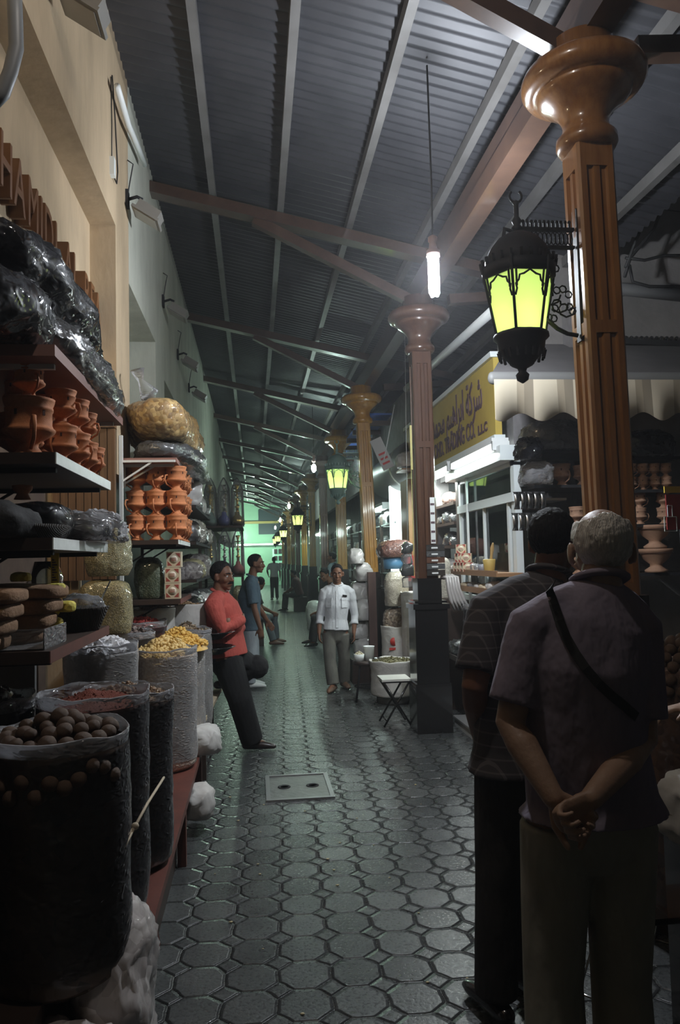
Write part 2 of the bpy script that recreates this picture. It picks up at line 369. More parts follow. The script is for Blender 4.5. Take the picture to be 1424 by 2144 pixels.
mb = MB(); mb.b2((-2.0, 5.28, 0), (-1.9, 44, 3.4)); mb.b2((-1.5, 20.7, 2.4), (-1, 44, 5.2)); S(mb.build('wall_left_far', TEALW))
mb = MB()
for j in range(8):
    mb.b2((-1.3 + j * .05, 5.14, 1.5), (-1.255 + j * .05, 5.19, 2.85))
mb.b2((-1.3, 5.12, 2.5), (-.9, 5.2, 2.56)); S(mb.build('trim_90', BRNW))
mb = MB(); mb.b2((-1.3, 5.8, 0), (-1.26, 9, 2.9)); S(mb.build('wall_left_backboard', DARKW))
# far end building
mb = MB(); mb.b2((-6, 50, 0), (7, 50.3, 7.5))
S(mb.build('wall_far', mat('green_plaster', (.35, .6, .42), .8, col2=(.28, .5, .35), nscale=.6)))
mb = MB(); mb.b2((.3, 49.85, 3.3), (1.9, 50, 4.9)); mb.smooth = False; S(mb.build('window_2', mat('dark_pane', (.02, .04, .05), .2)))
mb = MB(); mb.b2((-2.2, 49.7, 4.0), (1.6, 49.9, 4.15)); S(mb.build('trim_91', mat('yellow_band', (.4, .3, .08), .6)))
lamp('far_light', (-.6, 46.5, 3.2), 520, (.7, 1, .8), .2)
t = T('tube_lamp', 'long glowing tube lamp over the shop at the far end of the lane', 'lamp', (.4, 49.45, 2.6))
mb = MB(); mb.b2((-1.8, .05, .02), (1.6, .5, .07)); mb.build('fitting', WHITE, t)
mb = MB(); mb.b2((-1.8, -.05, 0), (1.6, .05, .09)); mb.build('tube', glow('far_tube', (.8, 1, .9), 7), t)
t = T('shop_sign', 'small lit green sign board beside the far shop entrance', 'sign', (1.15, 47, .95))
mb = MB(); mb.b2((-.02, -.02, -.95), (.03, .02, 0)); mb.b2((1.07, -.02, -.95), (1.12, .02, 0)); mb.build('leg', IRON, t)
mb = MB(); mb.b2((-.05, -.03, 0), (1.15, .03, 1.35)); mb.build('board', glow('green_sign', (.15, .75, .4), .55), t)
for j in range(3):
    for i in range(4):
        mb = MB(); mb.b2((.05 + i * .27, -.05, .2 + j * .42), (.25 + i * .27, -.03, .5 + j * .42)); mb.build('printed_panel', INKB, t)
# right shop wall (behind pillars)
mb = MB(); mb.b2((2.25, 9.2, 0), (2.4, 9.35, 3.1)); mb.b2((2.9, 6.6, 0), (3.0, 44, 3.9)); mb.b2((2.2, 10.3, 3.0), (2.3, 44, 4.0))
mb.b2((2.3, 6.5, 2.5), (2.9, 9.3, 3.0)); S(mb.build('wall_right', mat('grey_wall', (.2, .19, .19), .8, col2=(.14, .13, .13), bump=.2)))
mb = MB(); mb.b2((2.3, 6.75, 0), (7, 6.85, 5)); mb.b2((7, -2, 0), (7.1, 6.8, 5)); S(mb.build('wall_corner', mat('dim_wall', (.27, .25, .24), .85, col2=(.17, .16, .15), nscale=1.4, bump=.2)))
mb = MB(); mb.b2((-3.5, -5.9, 0), (8, -5.8, 5)); S(mb.build('wall_back', TEALW))
# ================================================================ PILLARS
def prism(mb, poly, z0, z1, smooth=False):
    n = len(poly); vs = [(x, y, z0) for x, y in poly] + [(x, y, z1) for x, y in poly]
    fs = [(k, (k + 1) % n, n + (k + 1) % n, n + k) for k in range(n)] + [tuple(range(n))[::-1], tuple(range(n, 2 * n))]
    return mb.add(vs, fs, smooth)
def outline(h, groove):
    q = []; s_ = [(-h + .012, 0), (-.052, 0), (-.046, groove), (-.02, groove), (-.014, groove * .2), (.014, groove * .2), (.02, groove), (.046, groove), (.052, 0), (h - .012, 0)]
    for r in range(4):
        for x, g in s_:
            p = (x, -h + g); a = r * PI / 2; q.append((p[0] * math.cos(a) - p[1] * math.sin(a), p[0] * math.sin(a) + p[1] * math.cos(a)))
    return q
def pillar(y, label, x=PX, lean=0, wood=None):
    wood = wood or WOOD
    t = T('wooden_pillar', label, 'pillar', (x, y, 0), 0, 'varnished pillars along the lane')
    mb = MB()
    for a, b_, h in ((0, .42, .165), (.42, 1.12, .152), (1.12, 1.165, .17), (1.165, 1.4, .112)): mb.box((0, 0, (a + b_) / 2), (2 * h, 2 * h, b_ - a))
    mb.box((0, 0, .43), (.325, .325, .03)); mb.box((0, 0, 1.185), (.3, .3, .02)); mb.build('pedestal', BLACK, t)
    mb = MB(); h = .092; plain = outline(h, 0); gr = outline(h, .018)
    for a, b_, g in ((1.4, 1.46, 0), (1.46, 2.62, 1), (2.62, 2.68, 0), (2.68, 3.42, 1), (3.42, 3.56, 0)): prism(mb, gr if g else plain, a, b_)
    mb.build('shaft', wood, t)
    mb = MB(); pr = [(.1, 3.53), (.13, 3.535), (.145, 3.56), (.143, 3.595), (.12, 3.62), (.108, 3.65), (.11, 3.68), (.128, 3.72), (.16, 3.755), (.195, 3.78), (.218, 3.80),
          (.224, 3.815), (.222, 3.825), (.246, 3.828), (.275, 3.838), (.293, 3.862), (.296, 3.89), (.284, 3.92), (.26, 3.938), (.2, 3.945), (.15, 3.95), (.15, 4.07)]
    mb.lathe(pr, n=40); mb.build('capital', wood, t)
    t.rotation_euler = (0, -lean, 0); return t
LAB = ['nearest varnished wooden pillar with round capital, behind the grey-haired man', 'dark-footed pillar beside the folding stool under the brightest bulb',
       'golden varnished pillar leaning a little beyond the yellow company sign', 'fourth pillar from the camera, behind the man in the white shirt']
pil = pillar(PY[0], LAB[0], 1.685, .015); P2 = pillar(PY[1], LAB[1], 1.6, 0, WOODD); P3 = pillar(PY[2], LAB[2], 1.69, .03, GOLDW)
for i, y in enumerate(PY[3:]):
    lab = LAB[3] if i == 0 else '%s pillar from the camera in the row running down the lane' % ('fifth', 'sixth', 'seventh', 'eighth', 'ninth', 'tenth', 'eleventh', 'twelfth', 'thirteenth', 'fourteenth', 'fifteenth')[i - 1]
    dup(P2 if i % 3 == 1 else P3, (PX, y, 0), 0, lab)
# ================================================================ LANTERNS
def hexring(r, z, n=6, ph=0): return [(r * math.cos(2 * PI * (k + ph) / n), r * math.sin(2 * PI * (k + ph) / n), z) for k in range(n)]
LG = lampglass('yellow_green_glass', (.88, .96, .6))
def lantern(loc, label, metal, energy):
    t = T('lantern', label, 'lantern', loc, 0, 'bracket lanterns on the pillars')
    zb, zt, rb, rt = -.17, .1, .115, .165; A = hexring(rb, zb); B = hexring(rt, zt)
    for k in range(6):
        k2 = (k + 1) % 6; a, b_, c_, d_ = map(Vector, (A[k], A[k2], B[k2], B[k])); n_ = (b_ - a).cross(d_ - a).normalized() * .004
        mb = MB(); mb.smooth = False
        mb.add([a, b_, c_, d_, a - n_, b_ - n_, c_ - n_, d_ - n_], [(0, 1, 2, 3), (7, 6, 5, 4), (0, 4, 5, 1), (1, 5, 6, 2), (2, 6, 7, 3), (3, 7, 4, 0)]); mb.build('glass_pane', LG, t)
    mb = MB()
    for k in range(6):
        k2 = (k + 1) % 6; a, b_, c_, d_ = map(Vector, (A[k], A[k2], B[k2], B[k])); n_ = (b_ - a).cross(d_ - a).normalized() * .006
        mb.tube([a * 1.02 + Vector((0, 0, 0)), d_ * 1.03, d_ * 1.08 + Vector((0, 0, .05))], .007, 6)
        mb.bar(a, b_, .012); mb.bar(d_, c_, .014)
        def P(u, v): return a.lerp(b_, u).lerp(d_.lerp(c_, u), v) + n_
        arch = [(0.04, .55), (.1, .66), (.07, .74), (.17, .8), (.2, .88), (.32, .9), (.5, .97)]
        arch += [(1 - u, v) for u, v in arch[::-1][1:]]
        mb.tube([P(u, v) for u, v in arch], .005, 5)
        for u in (.1, .9): mb.bar(P(u, .7), P(u, 1), .008)
    mb.build('frame', metal, t)
    mb = MB(); mb.lathe([(.17, .1), (.172, .15), (.158, .155), (.155, .19), (.135, .24), (.1, .285), (.05, .315), (.02, .325), (.02, .34)], n=24)
    for k in range(24): a = 2 * PI * k / 24; mb.bar((.17 * math.cos(a), .17 * math.sin(a), .15), (.176 * math.cos(a), .176 * math.sin(a), .185), .012)
    mb.build('dome', metal, t)
    mb = MB(); mb.lathe([(.02, .33), (.028, .345), (.015, .36), (.024, .38), (.012, .4), (.012, .46), (.018, .47), (.006, .48)], n=12)
    mb.tube([(.03 * math.sin(a), 0, .5 + .03 * -math.cos(a)) for a in [i * PI / 7 - 2.4 for i in range(12)]], .006, 6); mb.build('finial', metal, t)
    mb = MB(); mb.lathe([(.128, -.17), (.13, -.185), (.112, -.2), (.104, -.255), (.085, -.27), (.05, -.315), (.022, -.33), (.018, -.345), (.032, -.36), (.026, -.385), (.004, -.4)], n=24)
    for k in range(18): a = 2 * PI * k / 18; mb.bar((.11 * math.cos(a), .11 * math.sin(a), -.25), (.1 * math.cos(a), .1 * math.sin(a), -.29), .01)
    mb.build('pierced_base', metal, t)
    mb = MB(); mb.ico((0, 0, -.135), (.022, .022, .03), 2); mb.build('bulb', glow('lantern_bulb', (1, 1, .6), 20), t)
    lamp('lantern_light', (0, 0, -.07), energy * 3, (1, 1, .85), .025, parent=t)
    return t
def bracket(loc, label, metal, L=.33):
    t = T('lantern_bracket', label, 'bracket', loc, 0, 'lantern brackets'); mb = MB()
    mb.b2((-.015, -.022, -.52), (0, .022, .12)); mb.build('wall_plate', RUBBER if metal is IRON else metal, t)
    mb = MB(); mb.b2((-L, -.012, .015), (-.02, .012, .03)); mb.b2((-L, -.012, -.07), (-.02, .012, -.058))
    for i in range(12):
        x = -.04 - i * (L - .06) / 11; mb.bar((x, 0, .03), (x, 0, .055), .01, .01); mb.ico((x, 0, .06), .01, 1)
        mb.tube([(x + .012 * math.cos(a), 0, -.022 + .03 * math.sin(a)) for a in [q * PI / 4 for q in range(9)]], .004, 5)
    mb.build('pierced_arm', metal, t)
    mb = MB(); mb.tube([(-L * .9 * math.cos(a) - .02, 0, -.07 - .42 * math.sin(a) * 1) for a in [q * PI / 16 for q in range(9)]][::-1], .01, 6)
    for q in (.35, .6, .85, 1.1, 1.3):
        c_ = Vector((-L * .62 * math.cos(q) - .03, 0, -.09 - .28 * math.sin(q)))
        mb.tube([c_ + Vector(((.012 + .005 * i) * math.cos(i * .8), 0, (.012 + .005 * i) * math.sin(i * .8))) for i in range(9)], .005, 5)
    for q in range(26):
        a = random.Random(q).uniform(.15, 1.4); rr = random.Random(q + 50).uniform(.25, .95); c_ = Vector((-.02 - L * .85 * (1 - rr * math.sin(a)), 0, -.08 - .38 * (1 - rr * math.cos(a)) * math.sin(a)))
        if c_.x > -L and c_.z > -.45: mb.tube([c_ + Vector((.017 * math.cos(i * .9), 0, .017 * math.sin(i * .9))) for i in range(8)], .004, 5)
    mb.build('scroll_brace', metal, t)
    mb = MB(); mb.tube([(-L, 0, .0), (-L - .07, 0, .02), (-L - .085, 0, -.06)], .012, 6); mb.build('hook', metal, t); return t
lan = [(0, 1.265, 3.42, 2.80, IRON, 14, 'large lit green glass lantern hanging close to the nearest pillar'), (2, 1.2, 10.8, 2.77, PATINA, 12, 'pale green metal lantern with lit panes on the golden leaning pillar'),
       (5, 1.2, 21.0, 2.72, IRON, 12, 'lit lantern third along the row of lanterns'), (7, 1.2, 31.6, 2.72, IRON, 12, 'lit lantern fourth along the row of lanterns'),
       (9, 1.2, 39, 2.72, IRON, 12, 'lit lantern fifth along the row of lanterns'), (11, 1.2, 43.6, 2.72, IRON, 12, 'smallest and farthest lit lantern down the lane')]
for i, x, y, z, m_, e_, lab in lan:
    lantern((x, y, z), lab, m_, e_)
    bracket((1.575 if i else 1.565, y, z + .32), lab.replace('lit', 'bracket holding the lit', 1).replace('large bracket', 'dark pierced bracket', 1), m_, .29)
# ================================================================ BARE BULBS
for i, (x, y, z, e_, c_) in enumerate(BULBS):
    t = T('hanging_bulb', ('brightest white spiral bulb hanging near the yellow company sign', 'second hanging bulb, glaring left of the pale green lantern',
          'third hanging bulb down the lane', 'fourth hanging bulb far down the lane', 'farthest hanging bulb near the green building')[i], 'light bulb', (x, y, z), 0, 'hanging bulbs')
    mb = MB()
    if i == 0:
        for q in range(4):
            a = q * PI / 2 + .4; c, s_ = .026 * math.cos(a), .026 * math.sin(a)
            mb.tube([(c, s_, .1), (c, s_, -.12), (c * .6, s_ * .6, -.135)], .015, 8)
    else: mb.ico((0, 0, -.02), (.05, .05, .09), 2)
    o = mb.build('glowing_tubes', glow('bulb_glow_%d' % i, c_, 60), t); o.visible_shadow = True
    mb = MB(); mb.lathe([(.03, .1), (.042, .11), (.042, .15), (.028, .16), (.022, .2), (.03, .21), (.03, .235), (.008, .25)], n=16); mb.build('socket', mat('ballast', (.35, .22, .2), .5), t)
    mb = MB(); mb.tube([(0, 0, .24), (.004, 0, .6), (0, 0, rz_(x) + .2 - z)], .006, 6); mb.build('hanging_cord', RUBBER, t)
# ================================================================ LEFT STALLS
R_ = random.Random(7)
def board(label, x0, x1, y0, y1, z, edge, th=.04, bracket=True):
    t = T('wall_shelf', label, 'shelf', (x0, y0, z), 0); mb = MB(); mb.b2((0, 0, -th), (x1 - x0 - .004, y1 - y0, 0)); mb.build('board', DARKW if edge is not MELA else MELA, t)
    mb = MB(); mb.b2((x1 - x0 - .004, 0, -th), (x1 - x0, y1 - y0, 0)); mb.build('edge_strip', edge, t)
    if bracket:
        for y in (.12, y1 - y0 - .1):
            mb = MB(); mb.b2((.02, y - .01, -th - .018), (x1 - x0 - .03, y + .01, -th)); mb.b2((0, y - .01, -th - .16), (.02, y + .01, -th))
            mb.bar((.02, y, -th - .13), (.22, y, -th - .01), .012); mb.build('bracket', WHITE if edge is MELA else IRON, t)
    return t
board('top shelf of the near left stall with a long pinkish edge, under the black bags', -1.3, -.67, 2.68, 4.05, 2.36, MELA)
board('white-edged shelf of clay pots in the near left stall', -1.3, -.67, 2.7, 3.7, 1.99, MELW)
board('short white-edged shelf under the dark bundles, near left stall', -1.3, -.67, 2.66, 3.62, 1.695, MELW)
board('lowest brown-edged shelf carrying the brown sponges, near left stall', -1.3, -.67, 2.62, 3.64, 1.32, REDW)
board('pink-brown top shelf under the bag of wood chips', -.9, -.52, 5.3, 7.4, 2.32, MELA, .03)
board('white-edged shelf carrying nine stacked clay pots', -.9, -.52, 5.4, 6.35, 1.76, MELW, .03)
board('brown shelf with three printed boxes, below the nine pots', -.9, -.52, 5.5, 6.4, 1.345, REDW, .035)
t = T('shelf_upright', 'thin white slotted upright at the front of the second shelf unit', 'upright', (-.885, 5.27, 1.3)); mb = MB(); mb.b2((-.012, -.012, 0), (.012, .012, 1.17)); mb.build('rail', WHITE, t)
mb = MB(); mb.b2((0, -.01, .985), (.36, .01, 1.0)); mb.bar((.01, 0, .86), (.2, 0, .985), .012); mb.build('bracket', WHITE, t)
t = T('shelf_upright', 'dark upright at the back of the near left shelves', 'upright', (-1.3, 2.62, 0)); mb = MB(); mb.b2((-.03, -.03, 0), (.0, .0, 2.9)); mb.build('rail', DARKW, t)
# back wall of near stall
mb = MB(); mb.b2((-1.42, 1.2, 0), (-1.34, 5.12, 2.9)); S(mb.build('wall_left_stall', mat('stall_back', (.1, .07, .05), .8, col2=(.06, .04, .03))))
# letters
LBL = 'AL HAMIDI AL REAMO'; L0Y = sum(.12 if c == ' ' else .145 for c in LBL)
t = T('wall_lettering', 'row of raised brown wooden capital letters along the cream wall', 'sign', (-1.065, 5.12 - 2.45, 3.17))
y = 0
for ch in LBL:
    if ch == ' ': y += .14; continue
    cu = bpy.data.curves.new('letter', 'FONT'); cu.body = ch; cu.size = .34; cu.extrude = .03; cu.resolution_u = 3; cu.bevel_depth = .002
    tmp = bpy.data.objects.new('tmp', cu); COL.objects.link(tmp); dg = bpy.context.evaluated_depsgraph_get()
    me = bpy.data.meshes.new_from_object(tmp.evaluated_get(dg)); bpy.data.objects.remove(tmp)
    w = max(v.co.x for v in me.vertices); me.materials.clear(); me.materials.append(LETW)
    o = bpy.data.objects.new('letter', me); COL.objects.link(o); o.parent = t
    o.rotation_euler = (PI / 2, 0, PI / 2); o.location = (.03, y, 0); y += w * .72 + .03; o.scale = (.72, 1, 1)
# black and clear bags above the top shelf
BK = 'bags piled on the top left shelf'
bag('plastic_bag', 'lower black glossy bag at the left edge, on the top shelf', 'bag', (-1.0, 2.66, 2.36), (.6, .62, .28), BLKBAG, 1, group=BK, sub=5, ridge=.02)
bag('plastic_bag', 'large black shiny bag tapering to a corner above the clear bag', 'bag', (-.96, 3.28, 2.58), (.54, 1.35, .28), BLKBAG, 2, group=BK, sub=5, ridge=.03, amp=.04, pw=.85, tilt=(-.12, .05, -.06))
bag('plastic_bag', 'clear dark-filled bag hanging over the pinkish shelf edge', 'bag', (-.79, 3.42, 2.36), (.34, 1.25, .2), GRYBAG, 3, group=BK, sub=5, ridge=.03, pw=.8, tilt=(-.05, .1, 0))
bag('plastic_bag', 'crumpled white bag at the left edge over the black bags', 'bag', (-1.22, 2.75, 2.8), (.3, .8, .3), WHTBAG, 4, group=BK, sub=5, ridge=.06, amp=.08, pw=.9)
bag('plastic_bag', 'grey see-through bag folded over the black bag, at the left edge', 'bag', (-1.06, 2.55, 2.6), (.3, .4, .2), FILM2, 5, group=BK, sub=4, ridge=.04)
o = MB().b2((0, 0, 0), (.25, .5, .3)).build('cardboard_box', CARD, loc=(-1.3, 3.3, 2.8)); tag(o, 'cream carton corner showing between the white bag and the letters', 'box')
# ---------------- pots
def pot_proto(name, label, m, holes=True, handle=True):
    t = T(name, label, 'pot')
    mb = MB(); mb.lathe([(.0, 0), (.28, 0), (.29, .05), (.21, .1), (.15, .18), (.16, .24), (.27, .32), (.41, .41), (.44, .46), (.42, .49), (.4, .5), (.38, .55), (.38, .78), (.4, .8), (.4, .84), (.385, .86), (.42, .95), (.43, 1.0), (.4, 1.01), (.35, .98), (.3, .8), (.2, .7), (0, .68)], n=20); body = mb.build('body', m, t)
    if holes:
        for k in range(5):
            a = 2 * PI * k / 5 + .5; mb = MB(); R = Matrix.Rotation(a, 3, 'Z'); mb.box(R @ Vector((.372, 0, .745)), (.02, .05, .11), R); mb.build('cutout_shade', CLAYD, body)  # no real hole: dark blocks imitate the shade inside one
    if handle:
        mb = MB(); mb.tube([(.38, 0, .66), (.5, 0, .64), (.54, 0, .48), (.46, 0, .28), (.2, 0, .14)], .033, 8); mb.build('handle', m, t)
    return t
PA = pot_proto('incense_pot', 'clay incense pot at the front of the white-edged pot shelf', CLAY)
first = [True]
def pot(loc, h, rz, label, group, proto=None):
    if first[0] and proto is None:
        first[0] = False; PA.location = loc; PA.rotation_euler = (0, 0, rz); PA.scale = (h, h, h); PA['label'] = label; PA['group'] = group; return PA
    return dup(proto or PA, loc, rz, label, group, h)
W3 = ('left', 'middle', 'right'); V3 = ('bottom', 'middle', 'top')
for j in range(3):
    for i in range(3):
        pot((-.82 + i * .138, 5.5, 1.76 + j * .172), .175, R_.uniform(-2.5, -1), 'orange clay incense pot, %s of three in the %s tier of the nine' % (W3[i], V3[j]), 'nine stacked clay pots')
for j in range(3):
    for i, yy in enumerate((5.75, 6.0, 6.2)):
        pot((-.56, yy, 1.76 + j * .172), .172, -.8, 'clay pot behind the nine, %s tier, %s back from the front' % (V3[j], ('first', 'second', 'third')[i]), 'clay pots behind the nine')
spots = [(-.80, 2.84, .21, 'large clay pot, nearest on the white-edged shelf'), (-1.0, 2.82, .2, 'clay pot at the far left of the white-edged shelf'), (-.74, 3.05, .15, 'medium clay pot behind the nearest large one, lower tier'),
         (-.9, 3.08, .2, 'tall clay pot in the middle of the white-edged shelf'), (-.73, 3.24, .15, 'lower clay pot, third along the white edge'), (-.88, 3.3, .17, 'clay pot in the back row of the white-edged shelf'),
         (-.73, 3.42, .14, 'lower clay pot, fourth along the white edge'), (-.73, 3.57, .14, 'lower clay pot, last along the white edge'), (-.86, 3.5, .15, 'clay pot at the far back of the white-edged shelf')]
for x, y, h, lab in spots: pot((x, y, 1.99), h, R_.uniform(-2, 0), lab, 'clay pots on the white-edged shelf')
ups = [(-.80, 2.84, .21, .13, 'smaller clay cup on top of the nearest large pot'), (-.9, 3.08, .2, .15, 'clay cup balanced on the tall middle pot'), (-.74, 3.05, .15, .14, 'clay cup on the medium pot behind the nearest one'), (-.73, 3.24, .15, .14, 'upper clay pot, third along the white edge'),
       (-.73, 3.42, .14, .13, 'upper clay pot, fourth along the white edge'), (-.88, 3.3, .17, .15, 'upper clay pot in the back row')]
for x, y, b_, h, lab in ups: pot((x, y, 1.99 + b_), h, R_.uniform(-2, 0), lab, 'clay pots on the white-edged shelf')
# ---------------- shelf 3: dark bundles
bag('cloth_bundle', 'black lumpy bundle at the left edge under the pot shelf', 'bundle', (-1.0, 2.7, 1.695), (.5, .4, .13), mat('black_cloth', (.012, .011, .011), .8, bump=.8, bscale=14), 11, ridge=.02)
bag('cloth_bundle', 'black rounded bundle beside the clear bag under the pot shelf', 'bundle', (-.84, 2.98, 1.695), (.28, .35, .15), BLKBAG, 12, ridge=.01)
bag('plastic_bag', 'clear bag of grey goods drooping off the short white-edged shelf', 'bag', (-.72, 3.38, 1.695), (.3, .62, .14), FILM2, 13, ridge=.04, sub=5)
bag('plastic_bag', 'dark goods inside the drooping clear bag', 'bag', (-.74, 3.36, 1.7), (.25, .5, .11), GRYBAG, 14)
o = MB().lathe([(0, 0), (.03, 0), (.02, .02), (.034, .035), (.036, .05), (0, .055)], n=14).build('clay_knob', CLAY, loc=(-.84, 2.9, 1.845)); tag(o, 'small brown clay lid on the black rounded bundle', 'lid')
t = T('wicker_tray', 'dark flat wicker tray under the black bundles', 'tray', (-.9, 2.85, 1.695)); 
# (tray rim peeks past the bundles)
mb = MB(); mb.lathe([(0, 0), (.19, 0), (.24, .04), (.235, .05), (.18, .012), (0, .01)], n=28); mb.build('woven_dish', BASKET, t)
# ---------------- shelf 4: sponges
SPG = mat('brown_sponge', (.33, .19, .1), .85, col2=(.26, .14, .07), nscale=12, bump=.5, bscale=70)
k = 0; WS = ('bottom', 'second', 'third', 'top')
for i, yy in enumerate((2.68, 2.98)):
    for j in range(4):
        sx = .34 - .02 * j
        bag('bath_sponge', 'flat brown sponge, %s of the stack %s' % (WS[j], ('at the left edge', 'beside the yellow sponges')[i]), 'sponge', (-1.0 + .03 * j + .06 * i, yy, 1.32 + j * .052), (sx, .27, .062), SPG, 20 + k, group='brown sponges on the lowest shelf', pw=.5, ridge=.003, amp=.01, flat=.1); k += 1
for i, (x, y, z, s_) in enumerate(((-.86, 2.95, 1.545, .07), (-.76, 3.0, 1.49, .1), (-.74, 3.08, 1.42, .09), (-.78, 3.06, 1.36, .08))):
    bag('yellow_sponge', ('yellow sponge piece on the top brown sponge', 'yellow folded sponge at the right of the brown stack', 'bright yellow sponge piece leaning beside the stack', 'lowest yellow sponge piece behind the plastic tray')[i], 'sponge', (x, y, z), (s_, s_ * .8, s_ * .55), YEL, 40 + i, group='yellow sponge pieces', pw=.6, ridge=.004, amp=.02, sub=3)
t = T('plastic_tray', 'clear plastic tray edge in front of the brown sponges', 'tray', (-.86, 2.66, 1.32)); mb = MB()
for a, b_ in (((0, 0, 0), (.16, .004, .07)), ((.156, 0, 0), (.16, .3, .07)), ((0, 0, 0), (.16, .3, .004))): mb.b2(a, b_)
mb.build('tray_wall', FILM, t)
t = T('wicker_basket', 'round black wicker basket beside the yellow sponges', 'basket', (-.76, 3.4, 1.32)); mb = MB(); mb.lathe([(0, 0), (.09, 0), (.13, .09), (.135, .1), (.125, .1), (.085, .012), (0, .01)], n=28); mb.build('woven_bowl', BASKET, t)
bag('yellow_sponge', 'yellow sponge slice lying in the black basket', 'sponge', (-.83, 3.33, 1.395), (.1, .13, .05), YEL, 46, pw=.7, sub=3)
bag('plastic_bag', 'blue-grey clear bag crumpled in the black basket', 'bag', (-.73, 3.42, 1.39), (.15, .17, .08), FILM2, 47, sub=4, ridge=.03)
o = MB().bar((0, 0, 0), (.05, .02, .11), .006).build('straw', WHITE, loc=(-.68, 3.44, 1.42)); tag(o, 'thin pale stick poking out of the black basket', 'stick')
# hanging goods under shelf 3
def hang(name, label, cat, loc, mbf, m, L, extra=None):
    t = T(name, label, cat, loc); mbf().build('body', m, t); mb = MB(); mb.tube([(0, 0, 0), (0, 0, L)], .002, 5); mb.build('string', WHITE, t)
    if extra: extra(t)
    return t
hang('metal_canister', 'silver cylinder standing on the sponge shelf at the left edge', 'canister', (-1.13, 2.98, 1.5), lambda: MB().lathe([(0, -.14), (.05, -.14), (.05, .1), (.035, .13), (0, .13)], n=20), STEEL, .15)
def strip_ex(t):
    for q in range(5): mb = MB(); mb.b2((-.012, -.006, -.13 + q * .055), (.012, -.004, -.1 + q * .055)); mb.build('printed_square', CARD, t)
hang('sachet_strip', 'strip of small printed sachets hanging under the short white shelf', 'sachet strip', (-1.02, 3.02, 1.5), lambda: MB().box((0, 0, -.02), (.07, .008, .3)), GRYBAG, .15, strip_ex)
def yl(t):
    for q in range(9): mb = MB(); mb.b2((-.012, -.006, -.05 + q * .011), (.01 - .006 * (q % 3), -.004, -.045 + q * .011)); mb.build('print_mark', INKB, t)
hang('price_tag', 'tall yellow printed tag hanging under the short white shelf', 'tag', (-.875, 3.5, 1.585), lambda: MB().box((0, 0, 0), (.034, .006, .15)), mat('yellow_tag', (.85, .6, .04), .5), .08, yl)
hang('glass_jar', 'upside-down glass jar hanging behind the yellow tag', 'jar', (-.93, 3.56, 1.5), lambda: MB().lathe([(.05, .12), (.075, .05), (.07, -.03), (.03, -.06), (0, -.06)], n=20), GLASSJ, .15)
o = MB().b2((0, 0, 0), (.3, .03, .5)).build('metal_sheet', mat('grey_metal_panel', (.3, .31, .3), .4, metal=.4), loc=(-1.33, 3.75, .75)); tag(o, 'grey metal panel standing under the sponge shelf', 'panel')
# ---------------- SACKS
def sack(loc, r, h, label, cols, sc=70, rim=.05, seed=0, fill=None, m=None, group='open clear sacks along the left stalls', openr=1.0, fm=None):
    t = T('open_sack', label, 'sack', loc, 0, group); off = Vector((seed * 3.1, seed, 2.2))
    mb = MB(); n = 40; prof = [(.0, 0), (.8, .0), (.97, .04), (1.0, .2), (.99, .5), (1, .8), (1.0 * openr, 1.0)]; rows = 22; vs = []; fs = []
    for i in range(rows + 1):
        u = i / rows; rr = 1
        for (a, ua), (b_, ub) in zip(prof, prof[1:]):
            if ua <= u <= ub and ub > ua: rr = a + (b_ - a) * (u - ua) / (ub - ua); break
        for k in range(n):
            a = 2 * PI * k / n; p = Vector((math.cos(a), math.sin(a), u * h * 3)); d = noise.noise(p * 1.6 + off) * .05 + (1 - 2 * abs(noise.noise(Vector((p.x * 2, p.y * 2, p.z * 3)) + off))) * .025
            R = r * (rr + d); vs.append((R * math.cos(a), R * math.sin(a), u * h))
    for i in range(rows):
        for k in range(n): k2 = (k + 1) % n; fs.append((i * n + k, i * n + k2, (i + 1) * n + k2, (i + 1) * n + k))
    fs.append(tuple(range(n))[::-1]); mb.add(vs, fs); top = vs[-n:]
    mb.build('filled_body', m or spice('seen_' + label[:12], cols, sc), t)
    mb = MB(); rv = []
    for ri, (sc_, dz) in enumerate(((1.0, -.0), (1.015, rim * .5), (1.02, rim * .8), (1.0, rim * .85), (.98, rim * .5), (.97, 0))):
        for k in range(n): x, y, z = top[k]; rv.append((x * sc_, y * sc_, z + dz + noise.noise(Vector((x * 9, y * 9, seed))) * .02 * (dz > 0)))
    mb.add(rv, [(i * n + k, i * n + (k + 1) % n, (i + 1) * n + (k + 1) % n, (i + 1) * n + k) for i in range(5) for k in range(n)])
    mb.build('plastic_rim', FILM2 if m is None else m, t)
    if m is None:
        mb = MB(); mb.add([(x * 1.015, y * 1.015, z) for x, y, z in vs[n * 2:]], [tuple(q) for q in [(i * n + k, i * n + (k + 1) % n, (i + 1) * n + (k + 1) % n, (i + 1) * n + k) for i in range(rows - 2) for k in range(n)]])
        mb.build('plastic_film', fm or FILMT, t)
    return t
